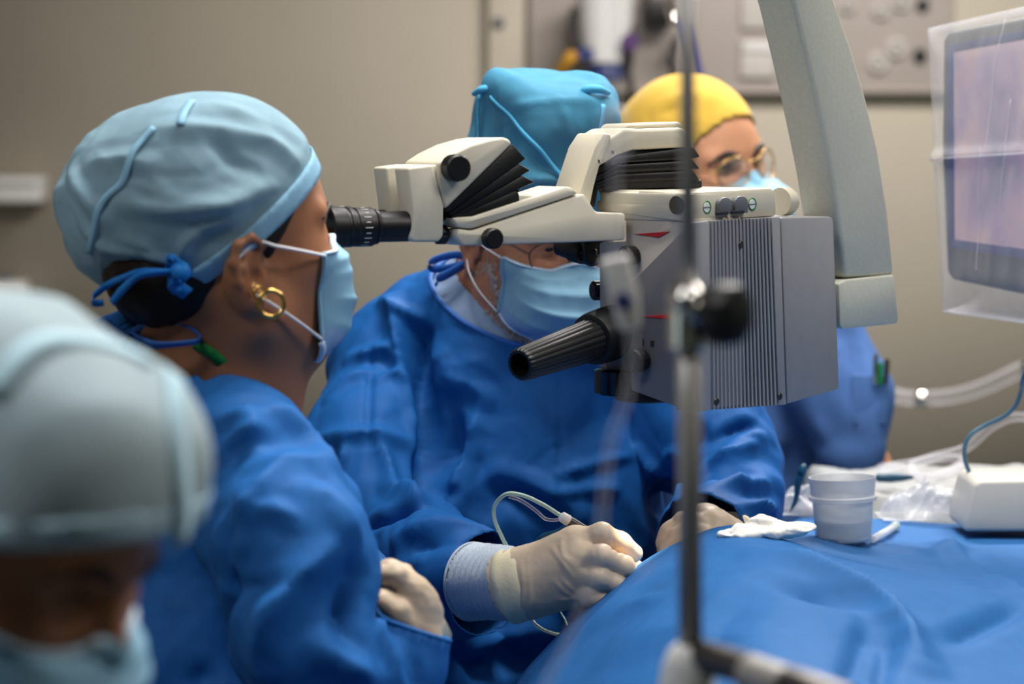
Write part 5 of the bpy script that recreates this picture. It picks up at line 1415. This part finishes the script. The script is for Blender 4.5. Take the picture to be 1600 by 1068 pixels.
# ------------------------------------------------------------------ things lying on the drape
# clear specimen pot
Yc = 2.72
pc = zat(1318, 846); Yc = pc[1]; pc = pc + A(0, 0, .002)
u = Yc / FPX
cup = thing('specimen_cup', 'frosted clear plastic cup with a wide rim standing on the drape', 'cup', tuple(pc))
hh = 100 * u
mk('cup_wall', *lathe([(0, .0), (0, 40 * u), (.003, 44 * u), (hh * .62, 47.5 * u), (hh * .64, 53 * u), (hh * .70, 54 * u), (hh * .72, 50 * u), (hh, 53 * u), (hh, 51.5 * u), (hh * .74, 48.5 * u), (hh * .6, 46 * u), (.005, 42.5 * u), (.004, .0)], pc, (-.03, .02, 1), 44, cap=False), M['cup'], cup, angle=50)
mk('saline', *lathe([(.006, .001), (.006, 42 * u), (.024, 43.3 * u), (.024, .001)], pc, (0, 0, 1), 36, cap=False), M['saline'], cup, angle=40)
# folded gauze
def gz(P):
    d = ell(P, g0, (.034, .020, .006))
    d = smin(d, ell(P, g0 + A(-.030, -.004, -.002), (.020, .012, .006)), .01)
    d = smin(d, ell(P, g0 + A(.030, .002, .002), (.020, .018, .005)), .01)
    return smin(d, ell(P, g0 + A(-.005, .004, .010), (.012, .008, .006)), .008)
g0 = zat(1200, 838) + A(0, .0, .006)
V, F = surfnet(gz, g0 - A(.08, .05, .03), g0 + A(.08, .05, .03), .0022)
V = V + normals(gz, V) * (.005 * facets(V * 60, 3) + .002 * facets(V * 140, 4))[:, None]
tag(mk('gauze_swab', V, F, M['gauze']), 'crumpled white gauze swab lying on the drape beside the cup', 'gauze')
# short clear tube
p0, p1 = zat(1364, 850) + A(0, 0, .006), zat(1398, 830) + A(0, 0, .006)
st = thing('swab_tube', 'short clear tube with green tip lying beside the cup', 'tube', tuple(p0))
mk('tube_body', *lathe([(0, .0035), (.002, .0045), (np.linalg.norm(p1 - p0), .0045)], p0, p1 - p0, 16), M['cup'], st)
mk('tube_tip', *lathe([(0, .005), (.004, .0062), (.012, .0058), (.014, .003)], p1 - nrm(p1 - p0) * .004, p1 - p0, 16), M['tube_green'], st)
# handpiece with its tubes
ha0, ha1 = W(880, 808, 2.515), W(1006, 886, 2.535)
hd = nrm(ha1 - ha0); hL = np.linalg.norm(ha1 - ha0)
hpz = thing('handpiece', 'slim steel surgical handpiece with green tinted tube held in the gloved hand', 'instrument', tuple(ha1))
mk('body', *lathe([(0, .003), (.002, .005), (.012, .0058), (hL * .75, .0054), (hL * .86, .0036), (hL * .9, .0022)], ha0, hd, 20), M['steel_dark'], hpz, angle=40)
mk('needle_tip', *lathe([(0, .0040), (.010, .0036), (.018, .0022), (.026, .0010), (.034, .0006)], ha0 + hd * hL * .88, hd, 18), M['white'], hpz, angle=40)
mk('connector', *lathe([(-.004, .003), (-.002, .0055), (.006, .006), (.009, .0045)], ha0, hd, 18), M['white'], hpz, angle=40)
mk('irrigation_tube', *tube([ha0, W(868, 800, 2.52), W(845, 786, 2.52), W(815, 773, 2.525), W(790, 772, 2.53), W(773, 790, 2.54), W(773, 812, 2.55), W(785, 840, 2.56), W(798, 866, 2.57), W(806, 890, 2.60)], .0022, 10), M['tube_green'], hpz)
mk('aspiration_tube', *tube([ha0, W(868, 812, 2.53), W(852, 810, 2.535), W(838, 798, 2.54), W(815, 782, 2.535), W(795, 775, 2.535)], .0018, 10), M['tube'], hpz)
mk('power_cable', *tube([ha0 + hd * .01, W(872, 830, 2.56), W(848, 838, 2.58), W(838, 852, 2.60), W(842, 872, 2.61)], .003, 10), M['teal_dark'], hpz)
mk('return_tube', *tube([W(826, 958, 2.55), W(836, 974, 2.54), W(855, 986, 2.53), W(882, 992, 2.52), W(910, 990, 2.50)], .0018, 10), M['tube_green'], hpz)
mk('second_return_tube', *tube([W(872, 952, 2.55), W(882, 968, 2.53), W(890, 985, 2.52), W(905, 996, 2.50)], .0018, 10), M['teal_dark'], hpz)
fz = thing('forceps', 'fine steel forceps in the other gloved hand', 'forceps', tuple(W(1022, 876, 2.55)))
for d_ in (-.003, .003):
    mk('prong', *tube([W(1072, 838, 2.61) + A(0, d_, 0), W(1044, 856, 2.585) + A(0, d_ * 1.4, 0), W(1026, 872, 2.55)], [.0016, .0016, .0006], 8), M['chrome'], fz)

# ------------------------------------------------------------------ covered instrument table behind
it = thing('instrument_table', 'instrument table under a white plastic cover behind the drape', 'table', (.66, 3.25, 0))
xs2 = np.linspace(.38, .90, 60); ys2 = np.linspace(3.10, 3.42, 40)
X2, Y2 = np.meshgrid(xs2, ys2, indexing='ij')
Z2 = .835 + .0 * X2
Z2 = Z2 - sst(3.125, 3.10, Y2) * .35 - sst(3.39, 3.42, Y2) * .35 - sst(.42, .38, X2) * .35
P2 = np.stack([X2, Y2, Z2], -1).reshape(-1, 3)
P2[:, 2] += .010 * ridged(P2 * A(9, 9, 1), 91) + .004 * ridged(P2 * A(24, 24, 1), 92)
solid(mk('cover', P2, grid_faces(len(xs2), len(ys2)), M['sheet'], it), .0012, -1)
mk('tabletop', *box((.44, 3.14, .79), (.89, 3.38, .812), .004), M['steel'], it)
for x in (.48, .86):
    for y in (3.18, 3.34): mk('leg', *lathe([(0, .016), (.79, .016)], (x, y, 0), (0, 0, 1), 14), M['steel'], it)
# coiled clear tubing on the cover
zc = .852
o = mk('coiled_tubing', *tube([A(W(1375, 760, 3.3)[0], 3.3, zc), A(W(1400, 750, 3.42)[0], 3.34, zc), A(W(1450, 745, 3.5)[0], 3.36, zc + .006), A(W(1490, 745, 3.4)[0], 3.33, zc + .004), A(W(1488, 762, 3.25)[0], 3.27, zc), A(W(1445, 768, 3.2)[0], 3.20, zc), A(W(1428, 765, 3.25)[0], 3.28, zc + .004),
                              A(W(1450, 750, 3.35)[0], 3.33, zc + .01), A(W(1500, 735, 3.4)[0], 3.36, zc + .02), A(W(1540, 715, 3.4)[0], 3.36, zc + .05), A(W(1590, 703, 3.35)[0], 3.35, zc + .065), A(W(1660, 702, 3.3)[0], 3.30, zc + .06)], .0062, 12, 10), M['tube'])
tag(o, 'loose coil of clear tubing on the white covered table', 'tubing')
def crumpled(name, c, rx, ry, hz, seed, label):
    n1, n2 = 70, 60
    U, T = np.meshgrid(np.linspace(-1, 1, n1), np.linspace(-1, 1, n2), indexing='ij')
    r = np.sqrt(U ** 2 + T ** 2)
    Q = np.stack([c[0] + U * rx, c[1] + T * ry, c[2] + 0 * U], -1).reshape(-1, 3)
    env = np.clip(1 - r ** 2, 0, 1).reshape(-1) ** .7
    nz = .5 + .7 * ridged(Q * 26, seed) * .6 + .35 * ridged(Q * 60, seed + 1)
    Q[:, 2] += hz * env * np.clip(nz, .05, 1.6)
    Q[:, 0] += .008 * gnoise(Q * 30, seed + 2); Q[:, 1] += .008 * gnoise(Q * 30, seed + 3)
    o = mk(name, Q, grid_faces(n1, n2), M['film'], smooth=False); solid(o, .0006, 0)
    return tag(o, label, 'packaging')
c = W(1450, 806, 3.0); c[2] = .832; crumpled('plastic_wrapper', c, .062, .035, .040, 101, 'crumpled clear plastic wrapper at the edge of the drape beside the grey box')
c = W(1262, 804, 3.0); c[2] = .838; crumpled('plastic_wrapper', c, .042, .03, .030, 105, 'crumpled clear plastic wrapper behind the frosted cup')
i0, i1 = W(1236, 800, 2.98), W(1254, 728, 2.98)
o = mk('surgical_probe', *join(tube([i0, i0 * .7 + i1 * .3 + A(.002, 0, 0), i0 * .35 + i1 * .65, i1 - A(0, 0, .008)], [.0028, .0032, .0048, .0052], 12, 6), lathe([(-.006, .0052), (0, .0056), (.006, .0048), (.009, .002)], i1 - A(0, 0, .006), i1 - i0, 14)), M['teal_dark'])
tag(o, 'dark teal instrument handle standing up behind the cup', 'instrument')
c = W(1392, 776, 3.16); 
o = mk('instrument_clip', *lathe([(-.022, .002), (-.018, .0055), (.0, .0065), (.016, .005), (.03, .002)], A(c[0], 3.16, .858), (1, .1, 0), 16), M['teal_dark']); tag(o, 'dark teal instrument end lying on the white covered table', 'instrument')
# grey foot of a device with teal cable
db = W(1570, 812, 2.87)
dv = thing('foot_console', 'off white rounded device box at the right edge with a teal cable', 'device', (db[0], 2.92, .83))
pts = on([(1507, 830), (1509, 806), (1523, 757), (1533, 751), (1700, 748), (1712, 830)], W(1570, 780, 2.87), A(0, -1, 0))
mk('case', *prism(pts, A(0, .11, 0), .006, 3), M['offwhite'], dv, angle=40)
mk('cable', *tube([W(1526, 756, 2.92), W(1516, 740, 2.95), W(1508, 718, 2.95), W(1508, 696, 2.95), W(1518, 678, 2.95), W(1540, 664, 2.95), W(1566, 652, 2.94), W(1585, 636, 2.93), W(1595, 612, 2.92), W(1602, 580, 2.9), W(1640, 480, 2.88)], .0027, 12, 10), M['teal'], dv)

# ------------------------------------------------------------------ monitor in its clear bag
MI = R(-58)
m_ = A(math.cos(MI), math.sin(MI), 0); nM = A(math.sin(MI), -math.cos(MI), 0); iM = -nM
M0 = W(1470, 250, 3.02)
def monP(px): return [onplane(x, y, M0, nM) for x, y in px]
mon = thing('monitor', 'dark framed monitor wrapped in a clear plastic bag at the right edge', 'monitor', tuple(W(1560, 455, 2.9)))
mk('casing', *prism(monP([(1472, 62), (1480, 50), (1700, 8), (1700, 482), (1486, 437), (1478, 425), (1470, 240)]), iM * .05, .006, 3), M['bezel'], mon, angle=40)
scm = bpy.data.materials.new('screen_image'); scm.use_nodes = True
nt = scm.node_tree; N_ = nt.nodes; L_ = nt.links; bs_ = N_['Principled BSDF']
tc = N_.new('ShaderNodeTexCoord'); mp = N_.new('ShaderNodeMapping'); mp.inputs['Scale'].default_value = (5, 5, 3.5)
nz = N_.new('ShaderNodeTexNoise'); nz.inputs['Scale'].default_value = 3.2; nz.inputs['Detail'].default_value = 3
rp = N_.new('ShaderNodeValToRGB')
cr = rp.color_ramp; cr.elements[0].position = .3; cr.elements[0].color = rgb(120, 118, 142); cr.elements[1].position = .7; cr.elements[1].color = rgb(196, 162, 158)
e = cr.elements.new(.5); e.color = rgb(164, 140, 166)
L_.new(tc.outputs['Object'], mp.inputs[0]); L_.new(mp.outputs[0], nz.inputs['Vector']); L_.new(nz.outputs['Fac'], rp.inputs[0])
L_.new(rp.outputs[0], bs_.inputs['Emission Color']); bs_.inputs['Emission Strength'].default_value = .68; bs_.inputs['Base Color'].default_value = (.05, .05, .06, 1); bs_.inputs['Roughness'].default_value = .3
mk('screen', *prism(monP([(1492, 82), (1700, 44), (1700, 402), (1494, 374)]), iM * .004 , 0), scm, mon)
mo_ = ORG['monitor']
bpy.data.objects['screen'].location = tuple(nM * .0022)
mk('inner_bezel', *join(*[prism(monP(q), nM * .003, .0004) for q in ([(1483, 70), (1492, 82), (1494, 374), (1484, 386)], [(1484, 386), (1494, 374), (1700, 402), (1700, 420)], [(1483, 70), (1700, 30), (1700, 44), (1492, 82)])]), M['bluecap'], mon, angle=30)
# the bag: loose film all round
B = monP([(1452, 90), (1454, 46), (1710, -14), (1712, 520), (1478, 488), (1464, 300)])
bag = []
n1, n2 = 60, 70
U, T = np.meshgrid(np.linspace(0, 1, n1), np.linspace(0, 1, n2), indexing='ij')
tl, tr_, br, bl = [onplane(x, y, M0, nM) for x, y in ((1450, 44), (1715, -16), (1715, 520), (1474, 486))]
G = (tl[None, None] * ((1 - U) * (1 - T))[..., None] + tr_ * (U * (1 - T))[..., None] + br * (U * T)[..., None] + bl * ((1 - U) * T)[..., None])
env = np.minimum(np.minimum(U, 1 - U), np.minimum(T, 1 - T)) * 8
ru = U.reshape(-1); rt_ = T.reshape(-1)
S = np.stack([ru * 9 + rt_ * 1.5, rt_ * 2.2, 0 * ru], 1)
wr = .5 + .5 * ridged(S, 7) + .25 * ridged(S * 2.1, 8)
off = np.clip(env.reshape(-1), 0, 1) ** .5 * (.010 + .006 * wr) + .008 * np.exp(-((rt_ - .46) / .02) ** 2)
front = G.reshape(-1, 3) + nM * off[:, None]
rear = G.reshape(-1, 3) + iM * (np.clip(env.reshape(-1), 0, 1) ** .5 * .062)[:, None]
Fg = grid_faces(n1, n2)
o = mk('clear_bag', *join((front, Fg), (rear, [q[::-1] for q in Fg])), M['film_thin'], mon)
mk('bag_seam', *tube([bl, bl * .5 + br * .5, br], .0015, 6, 6), M['film'], o)
mk('bag_crease', *tube([front.reshape(n1, n2, 3)[i, 32] + nM * .0016 for i in (4, 12, 20, 28, 36, 44)], .0012, 6, 4), M['film'], o)
for a, b, j in ((30, 24, 2), (33, 27, 20), (38, 44, 8), (22, 18, 30)):
    mk('bag_crease', *tube([front.reshape(n1, n2, 3)[int(a + (b - a) * t), int(j + 28 * t)] + nM * .0012 for t in (0, .33, .66, 1)], .0009, 6, 4), M['film'], o)
sc0 = onplane(1600, 250, M0, nM) + iM * .05
mk('stand_arm', *tube([sc0, sc0 + iM * .3, sc0 + iM * .42 - A(0, 0, .06), sc0 + iM * .45 - A(0, 0, .3), np.append((sc0 + iM * .45)[:2], .02)], .022, 16), M['steel_dark'], mon)

# ------------------------------------------------------------------ drip pole close to the lens
YP = 1.5
pole = thing('drip_pole', 'steel drip pole out of focus in front of the microscope', 'pole', tuple(W(1080, 1068, YP)))
pt, pm, pb = W(1073, -140, YP), W(1076, 500, YP), W(1079, 1010, YP)
mk('upper_rod', *tube([pt, pm], .0052, 18, raw=True), M['steel'], pole)
mk('lower_rod', *tube([pm - A(0, 0, -.012), pb], .0076, 20, raw=True), M['steel'], pole)
kc = W(1088, 488, YP - .008)
mk('clamp_collar', *lathe([(-.022, .009), (-.020, .0125), (.016, .0125), (.02, .009)], W(1075, 492, YP), (0, 0, 1), 26), M['chrome'], pole, angle=40)
mk('clamp_screw', *lathe([(0, .008), (.002, .0095), (.022, .0095), (.024, .008)], W(1078, 487, YP - .004), (1, -.25, .0), 24), M['chrome'], pole, angle=40)
mk('clamp_knob', *lathe([(0, .013), (.003, .0195), (.012, .0205), (.019, .0185), (.022, .011)], W(1112, 490, YP - .014), (1, -.85, .02), 32, 8, .002), M['black'], pole, angle=40)
mk('clamp_ball', *lathe([(-.008, .001), (-.006, .0055), (0, .0085), (.006, .0055), (.008, .001)], W(1070, 470, YP - .014), (0, 0, 1), 20), M['chrome'], pole)
mk('lower_clamp', *lathe([(-.05, .020), (-.02, .019), (.0, .0165), (.010, .013), (.014, .009)], W(1076, 1040, YP), (.05, 0, 1), 28), M['white'], pole, angle=40)
mk('cross_bar', *tube([W(1085, 1022, YP), W(1150, 1040, YP - .03), W(1260, 1075, YP - .08), W(1330, 1100, YP - .1)], .0105, 18), M['steel_dark'], pole)
mk('bar_sleeve', *tube([W(1172, 1052, YP - .042), W(1230, 1072, YP - .07)], .0125, 18), M['steel'], pole)
mk('lower_post', *tube([W(1079, 1030, YP), A(pb[0], YP, .05)], .011, 16, raw=True), M['steel'], pole)
mk('pole_base', *lathe([(0, .16), (.03, .15), (.05, .03)], A(pb[0], YP, 0), (0, 0, 1), 30), M['steel_dark'], pole, angle=40)
mk('pole_hook', *tube([pt, pt + A(.02, 0, .03), pt + A(.06, 0, .04), pt + A(.08, 0, .02)], .004, 10), M['steel'], pole)
# drip line with chamber
YL = 1.54
dl = thing('drip_line', 'clear drip tubing with a white flow clamp hanging in front of the microscope', 'tubing', tuple(W(905, 1000, YL)))
mk('upper_tube', *tube([W(958, -120, YL), W(960, 60, YL), W(958, 180, YL), W(962, 280, YL), W(962, 400, YL)], .0036, 12), M['tube'], dl)
mk('drip_chamber', *lathe([(0, .004), (.004, .0095), (.028, .0095), (.034, .0045)], W(962, 250, YL), (-.02, 0, 1), 22), M['tube'], dl)
ca, cb = W(962, 402, YL), W(984, 515, YL)
u_ = nrm(cb - ca); sd_ = nrm(np.cross(u_, A(0, 1, 0)))
mk('flow_clamp', *prism([ca - sd_ * .010 , ca + sd_ * .009, ca * .5 + cb * .5 + sd_ * .0105, cb + sd_ * .0075, cb - sd_ * .0065, ca * .5 + cb * .5 - sd_ * .008], A(0, .014, 0), .003, 3), M['white'], dl, angle=40)
mk('clamp_wheel', *disc(W(974, 470, YL - .002), A(0, -1, 0), .006, .005, .001, 20, 12, .0006), M['bluecap'], dl, angle=40)
mk('lower_tube', *tube([W(985, 515, YL), W(988, 570, YL), W(976, 630, YL), W(955, 690, YL), W(945, 760, YL), W(938, 830, YL), W(926, 900, YL + .01), W(905, 960, YL + .02), W(880, 1020, YL + .02), W(850, 1080, YL + .02), W(800, 1250, YL)], .0038, 12), M['tube'], dl)
